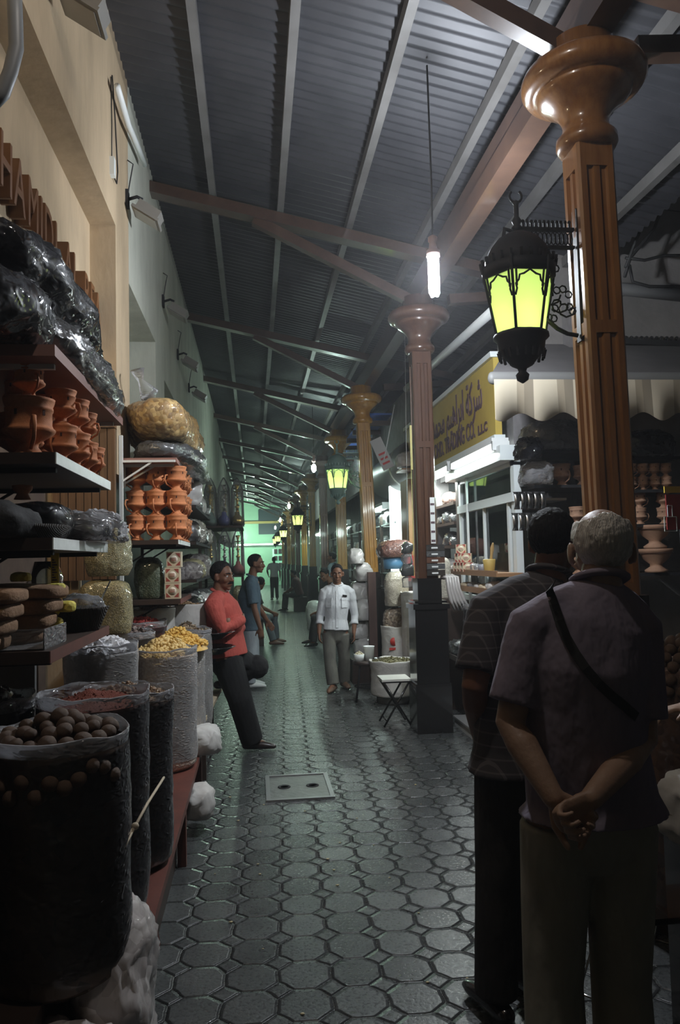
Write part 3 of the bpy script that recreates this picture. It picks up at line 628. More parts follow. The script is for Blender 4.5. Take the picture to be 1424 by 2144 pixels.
def heap(name, label, cat, loc, r, hz, m, piece, count, seed=0, size=.012, flat=1, peak=1.0):
    rr = random.Random(seed); mb = MB(); vs = []; n = 28; rings = 9
    for i in range(rings + 1):
        q = i / rings
        for k in range(n): a = 2 * PI * k / n; z = hz * (1 - q ** peak) + noise.noise(Vector((q * math.cos(a) * 3, q * math.sin(a) * 3, seed))) * hz * .3; vs.append((r * q * math.cos(a), r * q * math.sin(a), z if q < 1 else -.02))
    mb.add(vs, [(i * n + k, (i + 1) * n + k, (i + 1) * n + (k + 1) % n, i * n + (k + 1) % n) for i in range(rings) for k in range(n)])
    for _ in range(count):
        q = math.sqrt(rr.random()) * .97; a = rr.uniform(0, 2 * PI); x, y = r * q * math.cos(a), r * q * math.sin(a)
        z = hz * (1 - q ** peak) + noise.noise(Vector((q * math.cos(a) * 3, q * math.sin(a) * 3, seed))) * hz * .3
        s_ = size * rr.uniform(.6, 1.35); R = Matrix.Rotation(rr.uniform(0, 6), 3, (rr.random(), rr.random(), rr.random() + .1))
        if piece == 'chunk': mb.ico((x, y, z + s_ * .3), (s_, s_ * .8, s_ * .6), 1, lambda p, v: p * rr.uniform(.7, 1.2), R)
        elif piece == 'flake': mb.box((x, y, z + s_ * .3), (s_ * 2, s_ * 1.2, s_ * .3), R)
        elif piece == 'crystal': mb.box((x, y, z + s_ * .4), (s_, s_ * .8, s_ * 2), R, (.6, .6))
    o = mb.build(name, m, loc=loc); o['kind'] = 'stuff'; tag(o, label, cat); return o
BZ = .33
FILMW = film('frosted_film', (.8, .78, .76), .2, 16)
t = T('display_bench', 'low dark red painted bench under the row of open sacks', 'bench', (-.9, 2.2, 0))
mb = MB(); mb.b2((-.4, .55, .29), (.52, 4.7, BZ)); mb.build('bench_top', REDW, t)
mb = MB(); mb.b2((-.4, .9, 0), (.46, 4.65, .29)); mb.build('bench_box', DARKW, t)
for y in (.6, 2.0, 3.2, 4.5): mb = MB(); mb.b2((.47, y, 0), (.515, y + .05, .29)); mb.build('leg', REDW, t)
t = T('display_bench', 'low dark box stand under the two nearest sacks at the bottom left', 'bench', (-.9, 1.6, 0)); mb = MB(); mb.b2((-.4, 0, 0), (.3, 1.1, .4)); mb.build('box', DARKW, t)
LIME = mat('dried_lime', (.14, .08, .045), .6, col2=(.07, .038, .022), nscale=14, bump=.4, bscale=30)
sack((-.6, 2.45, .38), .2, .68, 'nearest open sack, full of dark dried limes', [(.04, .026, .018), (.1, .06, .035), (.06, .035, .024)], 24, seed=1)
sack((-.59, 2.9, BZ), .19, .77, 'open sack of brick-red chili powder behind the dried limes', [(.03, .012, .008), (.06, .02, .012), (.045, .03, .025)], 40, seed=2)
sack((-.57, 3.42, BZ), .2, .69, 'open sack of brown spice pods behind the chili sack', [(.03, .02, .015), (.08, .045, .03), (.05, .03, .02)], 50, seed=3)
sack((-.58, 4.95, BZ), .2, .7, 'large milky sack of pale yellow resin nuggets', [(.7, .55, .42), (.5, .4, .33), (.8, .68, .58), (.6, .46, .36)], 80, seed=4, fm=FILMW)
sack((-.56, 5.5, BZ), .195, .71, 'sack of golden yellow resin behind the pale yellow one', [(.7, .56, .4), (.5, .42, .33), (.75, .62, .46)], 80, seed=5, fm=FILMW)
sack((-.53, 6.05, BZ), .19, .72, 'farthest open sack, of brown potpourri, beside the man in red', [(.45, .42, .38), (.3, .28, .25), (.55, .52, .48)], 70, seed=6, fm=FILMW)
sack((-.8, 4.12, BZ), .18, .82, 'wide milky sack of white sugar crystals in the second row', [(.7, .7, .7), (.6, .6, .62), (.8, .8, .8)], 60, seed=7, fm=FILMW)
sack((-1.0, 2.3, .4), .2, .7, 'open black sack cut by the left edge of the picture', [(.02, .02, .02), (.03, .03, .03)], 40, seed=8)
sack((-1.02, 2.95, BZ), .2, .76, 'open sack of dark dried flowers behind the chili, far left', [(.04, .03, .03), (.08, .06, .05)], 50, seed=9)
sack((-.84, 5.16, BZ), .18, .79, 'sack of grey dried flowers behind the white crystals', [(.12, .1, .1), (.08, .07, .07)], 50, seed=10)
sack((-.8, 5.62, BZ), .16, .82, 'sack of dark red hibiscus in the back row', [(.2, .05, .04), (.1, .03, .03)], 50, seed=11)
heap('chili_powder', 'heap of brick-red chili powder in the second sack', 'spice', (-.59, 2.9, 1.09), .185, .06, mat('chili', (.17, .032, .012), .85, bump=.8, bscale=160), 'chunk', 120, 2, .005)
heap('spice_pods', 'heap of brown spice pods in the third sack', 'spice', (-.57, 3.42, 1.02), .19, .06, spice('pods', [(.25, .14, .06), (.12, .06, .03), (.36, .24, .12)], 60), 'chunk', 420, 3, .013)
heap('yellow_resin', 'heap of pale yellow resin nuggets in the milky sack', 'resin', (-.58, 4.95, 1.01), .2, .12, mat('resin_pale', (.72, .52, .2), .5, col2=(.6, .42, .16), nscale=30), 'chunk', 700, 4, .016, peak=1.3)
heap('yellow_resin', 'heap of golden resin nuggets behind the pale one', 'resin', (-.54, 5.42, 1.02), .21, .12, mat('resin_gold', (.75, .46, .1), .5, col2=(.6, .36, .07), nscale=30), 'chunk', 700, 5, .015, peak=1.3)
heap('potpourri', 'heap of brown potpourri in the farthest open sack', 'potpourri', (-.53, 6.05, 1.04), .18, .09, spice('pot', [(.3, .2, .12), (.12, .08, .05), (.45, .35, .22)], 60), 'flake', 300, 6, .013)
heap('sugar_crystals', 'peaked heap of white sugar crystals in the wide milky sack', 'crystals', (-.8, 4.12, 1.14), .17, .1, mat('crystal', (.88, .88, .9), .7), 'crystal', 300, 7, .022, peak=.8)
heap('dried_flowers', 'heap of black dried flowers, far left under the sponge shelf', 'flowers', (-1.02, 2.95, 1.08), .2, .1, spice('fl', [(.08, .05, .04), (.03, .02, .02), (.14, .09, .07)], 60), 'flake', 300, 9, .012)
heap('black_tea', 'heap of black leaves in the sack at the left edge', 'leaves', (-1.0, 2.3, 1.09), .19, .04, mat('tea', (.02, .016, .014), .8), 'flake', 200, 10, .01)
heap('dried_flowers', 'heap of grey-brown dried flowers behind the white crystals', 'flowers', (-.84, 5.16, 1.11), .17, .09, spice('fl2', [(.2, .15, .12), (.08, .06, .06), (.3, .22, .18)], 60), 'flake', 320, 11, .014)
heap('hibiscus', 'heap of dark red hibiscus between flowers and white bags', 'hibiscus', (-.8, 5.62, 1.14), .16, .09, mat('hib', (.28, .035, .03), .6), 'flake', 260, 12, .014)
rr = random.Random(5); nl = 0
for ring, (q, cnt, dz) in enumerate(((0, 1, .075), (.05, 6, .06), (.1, 12, .04), (.15, 18, .012))):
    for k in range(cnt):
        a = 2 * PI * k / cnt + ring + rr.uniform(-.1, .1); s_ = rr.uniform(.021, .029)
        if nl == 0:
            L0 = MB().ico((0, 0, 0), 1, 3, lambda p, v: p * (1 + .06 * noise.noise(p * 2.5))).build('dried_lime', LIME); o = L0
        else: o = L0.copy(); COL.objects.link(o)
        o.location = (-.6 + q * math.cos(a), 2.45 + q * math.sin(a), 1.075 + dz * .8 + rr.uniform(-.006, .01)); o.scale = (s_, s_, s_ * .88); o.rotation_euler = (rr.uniform(-.6, .6), rr.uniform(-.6, .6), rr.uniform(0, 6)); nl += 1
        tag(o, 'round brown dried lime heaped in the nearest open sack', 'dried lime', 'dried limes in the nearest sack')
# limes against the film
for k in range(12):
    a = -2.6 + k * .19; o = L0.copy(); COL.objects.link(o); o.location = (-.6 + .198 * math.cos(a), 2.45 + .198 * math.sin(a), 1.0 + rr.uniform(-.05, .03)); o.scale = (.024,) * 3
    tag(o, 'brown dried lime pressed against the clear film below the rim', 'dried lime', 'dried limes behind the film')
t = T('tie_rope', 'pale rope tied across the sacks from the third to the nearest', 'rope', tuple(atx(343, 1628, -.37))); p0 = t.location.copy()
mb = MB(); pts = [atx(343, 1628, -.375), atx(310, 1680, -.375), atx(283, 1730, -.38)]; mb.tube([p - p0 for p in pts], .005, 8); mb.build('cord', ROPE, t)
mb = MB(); e = pts[-1] - p0; mb.ico(e, .012, 2); mb.tube([e, e + Vector((-.03, -.05, -.02)), e + Vector((-.06, -.11, -.05))], .004, 6); mb.tube([e, e + Vector((-.02, -.06, -.035)), e + Vector((-.05, -.12, -.06))], .004, 6); mb.build('knot', ROPE, t)
# clear bag of white chunks at the foot
spw = spice('white_chunks', [(.52, .47, .45), (.36, .32, .3), (.62, .57, .54)], 26)
bag('chunk_bag', 'clear bag of white chunks on the ground by the nearest sacks', 'bag', (-.46, 2.55, 0), (.24, .42, .62), spw, 51, sub=5, ridge=.025, amp=.05, pw=.8)
bag('chunk_bag', 'smaller clear bag of white chunks at the bottom left', 'bag', (-.52, 2.2, 0), (.3, .35, .42), spw, 52, sub=5, ridge=.025, amp=.05, pw=.8)
t = T('red_plank', 'red-brown board leaning at the bottom left beside the white chunk bag', 'plank', (-.43, 2.32, 0)); mb = MB(); mb.bar((0, 0, 0), (.06, .5, .3), .03, .09); mb.build('board', REDW, t)
bag('cloth_bag', 'cream cloth bag bulging over the bench edge beyond the tall sacks', 'bag', (-.36, 5.3, .33), (.2, .3, .2), CLOTHB, 53, sub=4, ridge=.03)
bag('cloth_bag', 'small cream cloth bag low behind the third sack', 'bag', (-.36, 4.75, .08), (.16, .22, .2), CLOTHB, 54, sub=4, ridge=.03)
# second unit goods
spc = spice('wood_chips', [(.42, .25, .08), (.2, .12, .05), (.6, .42, .18), (.26, .16, .07)], 34)
wcb = bag('wood_chip_bag', 'big knotted clear bag of yellow-brown wood chips on the top shelf', 'bag', (-.69, 6.35, 2.46), (.52, 2.2, .37), spc, 60, sub=5, ridge=.02, amp=.05, pw=.75, tilt=(-.02, 0, .03))
MB().loft([(-.05, -.95, .3), (-.1, -1.02, .38), (-.12, -1.06, .45)], [(.07, .07), (.02, .02), (.05, .03)], n=14, ends=False).build('bag_knot', FILM, wcb)
bag('plastic_bag', 'flat shiny dark bag squeezed under the wood chip bag', 'bag', (-.64, 6.4, 2.32), (.5, 2.2, .18), GRYBAG, 61, sub=5, ridge=.03, pw=.7)
bag('seed_bag', 'tall clear bag of olive seeds standing left of the three boxes', 'bag', (-.89, 4.75, 1.19), (.29, .28, .36), spice('seeds', [(.34, .28, .11), (.16, .14, .07), (.46, .4, .22)], 160), 62, sub=5, pw=.5, ridge=.008, amp=.02)
bag('seed_bag', 'upper clear bag of olive seeds stacked on the tall one', 'bag', (-.88, 4.77, 1.53), (.27, .27, .34), spice('seeds_b', [(.32, .28, .13), (.16, .15, .08), (.44, .4, .24)], 160), 63, sub=5, pw=.8, ridge=.012)
bag('seed_bag', 'dark green bag of leaves beside the printed boxes', 'bag', (-.76, 5.68, 1.345), (.2, .2, .34), spice('leaves', [(.08, .1, .06), (.04, .06, .03), (.12, .14, .09)], 90), 64, sub=4, pw=.6, ridge=.015)
t = T('crate_stack', 'plain dark crate under the olive seed bags', 'crate', (-1.05, 4.6, 0)); mb = MB(); mb.b2((0, 0, 0), (.26, .3, 1.19)); mb.build('crate', DARKW, t)
def pbox(loc, s_, rz, label, group):
    t = T('printed_box', label, 'box', loc, rz, group); w, d, h = s_
    mb = MB(); mb.b2((-w / 2, -d / 2, 0), (w / 2, d / 2, h)); mb.build('carton', CARD, t)
    mb = MB(); a = w * .42
    for x in (-1, 1):
        for z in (-1, 1): mb.add([(x * a, -d / 2 - .001, h / 2 + z * a), (x * a * .25, -d / 2 - .001, h / 2 + z * a), (x * a, -d / 2 - .001, h / 2 + z * a * .25)], [(0, 1, 2) if x * z > 0 else (0, 2, 1)])
    mb.build('red_corner_print', REDINK, t)
    mb = MB(); mb.lathe([(0, 0), (w * .27, 0), (w * .27, .0006), (0, .0006)], (0, -d / 2 - .001, h / 2), 20, R=Matrix.Rotation(PI / 2, 3, 'X')); mb.build('round_print', CREAMINK, t)
    mb = MB()
    for q in range(3): mb.b2((-w * .16, -d / 2 - .003, h * (.42 + q * .08)), (w * .16, -d / 2 - .002, h * (.45 + q * .08)))
    mb.build('lettering', REDINK, t); return t
for j, lab in enumerate(('bottom printed cream box with a red emblem in the stack of three', 'middle printed cream box in the stack of three', 'top printed cream box in the stack of three')):
    pbox((-.585 + (.0, .0, .012)[j], 5.62, 1.345 + j * .112), (.105, .1, .11), 0, lab, 'printed boxes below the nine pots')
CL2 = CLOTHB
for i, (x, y, lab) in enumerate(((-.82, 6.15, 'white woven sack behind the hibiscus, left one'), (-.58, 6.55, 'white woven sack behind the potpourri, right one'))):
    sack((x, y, BZ), .19, .88, lab, None, seed=20 + i, m=CLOTHB, group='white woven sacks')
    heap('dried_roots', 'tan dried goods in the %s white woven sack' % ('left', 'right')[i], 'dried goods', (x, y, BZ + .86), .18, .08, mat('roots%d' % i, (.4, .27, .15), .8, col2=(.28, .17, .09), nscale=20), 'flake', 220, 21 + i, .015)
# clutter between second unit and hookah stand
for i, z in enumerate((1.12, 1.45, 1.78, 2.1)): board('narrow crowded shelf %s behind the man in red' % ('lowest of four', 'second of four from below', 'third of four from below', 'topmost of four')[i], -.95, -.5, 6.75, 8.9, z, IRON, .025, False)
CM = [GRYBAG, spice('mixed_a', [(.3, .28, .24), (.15, .14, .12), (.5, .48, .42)], 60), spice('mixed_b', [(.4, .36, .2), (.2, .18, .1)], 60), WHTBAG, STEEL, spice('mixed_c', [(.12, .1, .1), (.3, .28, .26)], 50)]
HB = ('front', 'second', 'third', 'fourth', 'fifth', 'sixth')
LV = ('lowest', 'second', 'third', 'top')
for i, z in enumerate((1.12, 1.45, 1.78, 2.1)):
    for j in range(6):
        s_ = (R_.uniform(.2, .28), R_.uniform(.24, .32), R_.uniform(.17, .27)); m_ = CM[(i * 5 + j * 3) % 6]
        bag('packet', 'shiny packet, %s from the front on the %s crowded shelf' % (HB[j], LV[i]), 'packet', (-.62 + R_.uniform(-.05, .05), 6.9 + j * .34, z), s_, m_, 70 + i * 7 + j, R_.uniform(0, 3), 'packets on the crowded shelves', sub=4, ridge=.03, pw=.75)
GOLD = mat('brass', (.7, .5, .15), .25, metal=.9)
BLUE = mat('blue_glaze', (.03, .05, .3), .25, coat=.6)
def hookah(loc, label, m, h=.58, wrap=True):
    t = T('water_pipe', label, 'water pipe', loc, R_.uniform(0, 3), 'wrapped water pipes'); k = h / .58
    mb = MB(); mb.lathe([(0, 0), (.06, 0), (.085, .05), (.08, .1), (.035, .15), (.03, .19)], n=20); mb.build('vase', m, t)
    mb = MB(); mb.lathe([(.018, .18), (.02, .24), (.035, .26), (.015, .28), (.015, .34), (.03, .36), (.012, .38), (.012, .46), (.05 * 1, .47), (.05, .475), (.012, .48), (.02, .52), (.035, .56), (0, .56)], n=16); mb.build('stem', GOLD if m is not BLUE else STEEL, t)
    if wrap:
        mb = MB(); mb.loft([(0, 0, .01), (0, 0, .1), (0, 0, .5), (0, 0, .6), (0, 0, .66)], [.1, .095, .085, .045, .012], n=14, ends=False); mb.build('film_wrap', FILM, t)
    t.scale = (k, k, k); return t
t = T('display_table', 'shelf stand holding the wrapped water pipes on the left', 'stand', (-.75, 10.3, 0))
for z in (1.0, 1.42, 2.08): mb = MB(); mb.b2((0, 0, z - .03), (.6, 1.3, z)); mb.build('shelf', DARKW, t)
for x, y in ((.03, .03), (.57, 1.27), (.03, 1.27)): mb = MB(); mb.b2((x - .02, y - .02, 0), (x + .02, y + .02, 2.08)); mb.build('post', DARKW, t)
NM = ('left', 'middle', 'right')
for i, x in enumerate((-.58, -.4, -.22)):
    hookah((x, 10.45, 2.08), 'tall wrapped water pipe, %s of three on the top stand shelf' % NM[i], (PATINA, BLUE, GOLD)[i])
    hookah((x, 10.45, 1.42), 'wrapped water pipe, %s of three on the middle stand shelf' % NM[i], (PATINA, BLUE, REDINK)[i], .55)
    hookah((x, 10.9, 2.08), 'wrapped water pipe, %s of the back row on the top stand shelf' % NM[i], (GOLD, PATINA, BLUE)[i], .5)
    bag('packet', 'glittering packet, %s on the low shelf of the pipe stand' % NM[i], 'packet', (x, 10.5, 1.0), (.16, .16, .3), CM[i], 130 + i, sub=4, ridge=.03)
# upstands by facade: floodlights
def flood(Y, z, label, s_=1):
    t = T('floodlight', label, 'floodlight', (-.9, Y, z)); mb = MB(); mb.b2((0, -.04, -.06), (.02, .04, .06)); mb.build('wall_plate', IRON, t)
    mb = MB(); mb.tube([(.02, 0, 0), (.08, .0, .02), (.12, 0, 0)], .012, 6); mb.build('arm', IRON, t)
    R = Matrix.Rotation(.55, 3, 'Y'); mb = MB(); mb.box(R @ Vector((.2, 0, 0)), (.18, .16, .07), R); mb.box(R @ Vector((.2, 0, -.04)), (.22, .2, .02), R); mb.build('housing', mat('grey_cast', (.22, .21, .19), .5), t)
    mb = MB(); mb.box(R @ Vector((.2, 0, -.053)), (.18, .16, .006), R); mb.build('lens', mat('lens_%.1f' % Y, (.35, .33, .3), .15), t)
    mb = MB(); mb.tube([(.01, .03, .06), (.03, .06, .22), (.05, .02, .28), (.01, 0, .3)], .005, 5); mb.build('cable', RUBBER, t); return t
flood(3.5, 4.3, 'unlit floodlight at the top left corner of the picture'); flood(5.65, 4.3, 'unlit floodlight on the wall beside the left corner post')
flood(7.9, 4.3, 'unlit floodlight, second beyond the left corner post'); flood(9.4, 4.15, 'dark floodlight, third beyond the left corner post'); flood(11.0, 4.1, 'dark floodlight, farthest on the left wall')
t = T('junction_box', 'small white junction box with a looping wire on the upper left wall', 'junction box', tuple(atx(231, 350, -.9))); mb = MB(); mb.b2((0, -.03, -.06), (.03, .03, .06)); mb.build('box', WHITE, t)
mb = MB(); mb.tube([(.01, 0, .06), (.008, .02, .3), (.008, .0, .62)], .004, 5); mb.tube([(.01, .03, -.03), (.02, .12, -.05), (.02, .16, .05), (.015, .1, .4), (.01, .03, .65)], .005, 5); mb.build('wire', RUBBER, t)
t = T('white_pipe', 'thick white pipe hanging loose from the upper left wall', 'pipe', tuple(atx(300, 345, -.84))); p0 = t.location.copy(); mb = MB(); mb.tube([atx(x, y, -.84) - p0 for x, y in ((303, 345), (285, 300), (268, 260), (245, 180))], .022, 8); mb.build('tube', WHITE, t)
t = T('grey_conduit', 'bent grey conduit at the top left corner of the picture', 'conduit', (-.86, 2.6, 3.3)); p0 = t.location.copy(); mb = MB(); mb.tube([aty(x, y, 2.5) - p0 for x, y in ((28, -60), (32, 40), (34, 100), (22, 150), (5, 195), (-20, 220))], .024, 10); mb.build('tube', mat('conduit', (.16, .17, .18), .5), t)
# ================================================================ RIGHT SIDE
def text(body, size, ex=.006, fit=None, arabic=False):
    cu = bpy.data.curves.new('letters', 'FONT'); cu.body = body; cu.size = size; cu.extrude = ex; cu.resolution_u = 3; cu.offset = .004
    tmp = bpy.data.objects.new('tmp', cu); COL.objects.link(tmp); dg = bpy.context.evaluated_depsgraph_get()
    me = bpy.data.meshes.new_from_object(tmp.evaluated_get(dg)); bpy.data.objects.remove(tmp); me.materials.clear()
    xs = [v.co.x for v in me.vertices]; a, b_ = min(xs), max(xs)
    for v in me.vertices: v.co.x = (v.co.x - a) * ((fit / (b_ - a)) if fit else 1)
    return me
RW = Matrix(((0, 0, -1), (-1, 0, 0), (0, 1, 0))).to_4x4()     # text running from far to near on a wall facing the lane
t = T('company_sign', 'long yellow shop sign with Arabic script above TRADING CO.', 'sign', (2.12, 6.45, 2.64))
mb = MB(); mb.b2((0, 0, 0), (.06, 3.9, .72)); mb.build('board', YSIGN, t)
mb = MB(); mb.b2((-.03, -.02, .70), (.08, 3.95, .75)); mb.b2((-.02, -.02, -.02), (.08, 3.95, .01)); mb.build('frame', ALU, t)
FORM = {'sh': 0xFEB7, 'r_f': 0xFEAE, 'r': 0xFEAD, 'k_i': 0xFEDB, 'tm_f': 0xFE94, 'a': 0xFE8D, 'a_f': 0xFE8E, 'b_i': 0xFE91, 'h_i': 0xFEEB, 'y_m': 0xFEF4, 'm_f': 0xFEE2,
        'm_i': 0xFEE3, 'H_m': 0xFEA4, 'm_m': 0xFEE4, 'd_f': 0xFEAA, 'l_i': 0xFEDF, 'l_m': 0xFEE0, 't_m': 0xFE98, 'j_m': 0xFEA0, 'tm': 0xFE93, 'a2': 0xFE8E}
def ar(keys): return ''.join(chr(FORM[k]) if k != ' ' else ' ' for k in keys[::-1])
AR = ar(['sh', 'r_f', 'k_i', 'tm_f', ' ', 'a', 'b_i', 'r_f', 'a', 'h_i', 'y_m', 'm_f', ' ', 'm_i', 'H_m', 'm_m', 'd_f', ' ', 'l_i', 'l_m', 't_m', 'j_m', 'a_f', 'r', 'tm'])
me = text(AR, .42, fit=2.75); me.materials.append(INKB); o = bpy.data.objects.new('arabic_lettering', me); COL.objects.link(o); o.parent = t; o.matrix_local = Matrix.Translation((-.002, 3.1, .33)) @ RW
me = text('IBRAHIM MOHD. TRADING CO.', .24, fit=2.55); me.materials.append(INKB); o = bpy.data.objects.new('latin_lettering', me); COL.objects.link(o); o.parent = t; o.matrix_local = Matrix.Translation((-.002, 3.15, .09)) @ RW
me = text('L.L.C', .12, fit=.28); me.materials.append(INKB); o = bpy.data.objects.new('small_lettering', me); COL.objects.link(o); o.parent = t; o.matrix_local = Matrix.Translation((-.002, .5, .09)) @ RW
def tubelamp(x, y0, y1, z, label, e, col=(.9, 1, .97), g=9, z2=None):
    t = T('tube_lamp', label, 'lamp', (x, y0, z), 0, 'shop tube lamps'); L_ = y1 - y0
    mb = MB(); mb.tube([(0, .04, 0), (0, L_ - .04, 0)], .022, 10); mb.tube([(.07, .04, 0), (.07, L_ - .04, 0)], .022, 10); mb.build('tube', glow('tube_glow', col, g), t)
    mb = MB(); mb.b2((-.03, 0, .03), (.12, L_, .08)); mb.build('fitting', WHITE, t)
    for y in (0, L_): mb = MB(); mb.b2((-.03, y - .02, -.03), (.12, y + .02, .05)); mb.build('end_cap', WHITE, t)
    lamp('tube_light', (.03, L_ / 2, -.05), e, col, kind='AREA', size=(.12, L_ - .1), parent=t); return t
tubelamp(2.08, 6.35, 7.75, 2.53, 'bright tube lamp under the yellow sign, nearer one', 34)
tubelamp(2.08, 7.9, 9.3, 2.53, 'bright tube lamp under the yellow sign, farther one', 34)
# shop window
t = T('window_1', 'white framed shop window below the yellow sign', 'window', (2.2, 6.25, 1.0)); t['kind'] = 'structure'
def fr(lo, hi, n='window_frame', m=ALU): mb = MB(); mb.b2(lo, hi); return mb.build(n, m, t)
fr((0, 0, .2), (.06, .09, 1.42)); fr((0, .17, .2), (.06, .22, 1.05)); fr((0, 1.7, .2), (.06, 1.78, 1.42)); fr((0, .9, .2), (.05, .93, 1.05))
fr((-.02, 0, 1.05), (.07, 1.78, 1.13)); fr((0, 0, 1.36), (.06, 1.78, 1.42)); fr((0, 0, .14), (.06, 1.78, .2)); fr((-.12, -.02, 1.4), (.1, 1.85, 1.53), 'shutter_box')
for a, b_, c_, d_ in ((.09, .17, .2, 1.05), (.22, .9, .2, 1.05), (.93, 1.7, .2, 1.05), (.09, 1.7, 1.13, 1.36)): fr((.025, a, c_), (.03, b_, d_), 'pane', GLASS)
mb = MB(); mb.b2((2.2, 6.25, 0), (2.26, 8.05, 1.14)); mb.b2((2.2, 8.05, 0), (2.3, 8.15, 2.55)); mb.b2((2.2, 9.3, 0), (2.3, 9.4, 2.6)); S(mb.build('wall_right_shop', DARKW))
lamp('interior_light', (2.75, 7.2, 2.3), 22, (.8, 1, .9), .1)
for i, (y, z, c_) in enumerate(((6.5, 1.5, (.3, .5, .1)), (6.8, 1.45, (.15, .3, .25)), (7.2, 1.5, (.4, .3, .2)), (7.5, 1.45, (.2, .25, .3)))):
    bag('packet', 'dim packet standing inside the shop window, %s from the right' % HB[i], 'packet', (2.6, y, 1.14), (.2, .22, .4), mat('inside_%d' % i, c_, .5), 140 + i, sub=3)
o = MB().b2((0, 0, 0), (.5, 1.9, 1.14)).build('counter', DARKW, loc=(2.4, 6.3, 0)); tag(o, 'dark counter inside the shop behind the window', 'counter')
bag('packet', 'crinkled clear packet behind the upper window pane', 'packet', (2.5, 6.9, 2.08), (.25, .6, .16), FILM2, 150, sub=4, ridge=.03)
o = MB().b2((0, 0, 0), (.3, 1.6, .02)).build('inner_shelf', WHITE, loc=(2.4, 6.35, 2.06)); tag(o, 'shelf inside the shop at the window bar', 'shelf')
# display shelves in front of the window
def shelf2(label, lo, hi, z, m=REDW):
    t = T('display_shelf', label, 'shelf', (lo[0], lo[1], z)); mb = MB(); mb.b2((0, 0, -.03), (hi[0] - lo[0], hi[1] - lo[1], 0)); mb.build('board', m, t)
    mb = MB(); mb.b2((0, 0, 0), (.012, hi[1] - lo[1], .02)); mb.build('lip', m, t); return t
TANW = mat('tan_shelf_wood', (.36, .2, .1), .5)
shelf2('tan shelf of small boxes in front of the white window', (1.95, 6.05), (2.18, 7.5), 1.45, TANW)
shelf2('second tan shelf below the small boxes', (1.93, 6.05), (2.18, 7.5), 1.30, TANW)
shelf2('low dark shelf beside the black pillar foot', (1.9, 6.2), (2.18, 7.8), .62, DARKW)
t = T('shelf_upright', 'white upright at the left end of the small box shelf', 'upright', (2.17, 7.62, 1.0)); mb = MB(); mb.b2((0, 0, 0), (.02, .03, 1.4)); mb.build('rail', WHITE, t)
k = 0
for j, cnt in enumerate((4, 3, 1)):
    for i in range(cnt):
        yy = 7.38 - i * .115 - j * .06
        pbox((2.0, yy, 1.45 + j * .088), (.1, .09, .085), -.35, 'small cream box, %s tier, %s from the left, on the tan shelf' % (V3[j], HB[i]), 'small cream boxes on the tan shelf'); k += 1
t = T('mortar', 'yellow mortar on the tan shelf in front of the window', 'mortar', (2.02, 6.45, 1.45)); mb = MB(); mb.lathe([(0, 0), (.035, 0), (.045, .02), (.055, .11), (.05, .115), (.04, .04), (0, .03)], n=20); mb.build('bowl', mat('ochre', (.5, .36, .1), .5), t)
o = MB().loft([(2.03, 6.46, 1.49), (2.04, 6.44, 1.6), (2.045, 6.43, 1.66), (2.05, 6.42, 1.7)], [.02, .012, .018, .008], n=10).build('pestle', mat('ochre2', (.45, .3, .12), .5)); tag(o, 'turned wooden pestle standing in the yellow mortar', 'pestle')
t = T('cup', 'small grey cup next to the yellow mortar', 'cup', (2.02, 6.66, 1.45)); mb = MB(); mb.lathe([(0, 0), (.035, 0), (.042, .07), (.038, .07), (.03, .01), (0, .01)], n=16); mb.build('cup_body', mat('grey_cup', (.25, .26, .3), .4), t)
bag('packet', 'small clear packet with yellow label beside the cream boxes', 'packet', (2.02, 6.85, 1.45), (.08, .12, .09), FILM2, 151, sub=3, ridge=.02)
for i in range(5): bag('packet', 'white-and-green packet, %s from the right on the second tan shelf' % HB[i], 'packet', (2.02, 6.35 + i * .2, 1.30), (.12, .16, .05 + .03 * (i == 0)), (WHTBAG, CARD, WHTBAG, FILM2, CARD)[i], 155 + i, sub=3, ridge=.02)
for i in range(4): bag('packet', 'dark packet, %s from the right on the low dark shelf' % HB[i], 'packet', (2.02, 6.4 + i * .36, .62), (.2, .3, .16), GRYBAG, 160 + i, sub=4, ridge=.03)
sack((1.99, 6.75, .62), .13, .5, 'clear sack of dark goods under the tan shelves', [(.04, .03, .03), (.08, .07, .06)], 60, seed=31, group='sacks on the right')
heap('dark_goods', 'dark leaves topping the clear sack under the tan shelves', 'leaves', (1.99, 6.75, 1.11), .12, .04, spice('dk', [(.2, .18, .15), (.06, .05, .05)], 60), 'flake', 150, 31, .012)
t = T('low_step', 'low white-edged step at the foot of the right shop', 'step', (1.86, 5.0, 0)); mb = MB(); mb.b2((0, 0, 0), (.4, 2.2, .075)); mb.build('riser', mat('pale_step', (.4, .4, .38), .6), t); mb = MB(); mb.b2((-.01, -.01, .075), (.4, 2.21, .09)); mb.build('tread', mat('metal_tread', (.3, .3, .29), .4), t)
o = MB().b2((0, 0, 0), (.3, .5, .012)).build('paper_sheet', WHITE, loc=(1.95, 5.7, .09)); tag(o, 'white paper sheet lying on the low step', 'paper')
bag('plastic_bag', 'crumpled white bag low beside the dark pillar foot', 'bag', (1.98, 6.95, .36), (.2, .3, .16), WHTBAG, 165, sub=4, ridge=.04, amp=.06)
o = MB().box((0, 0, 0), (.12, .14, .16), Matrix.Rotation(.3, 3, 'Y')).build('carton', CARD, loc=(2.02, 6.7, .25)); tag(o, 'small pale carton tilted below the white bag', 'carton')
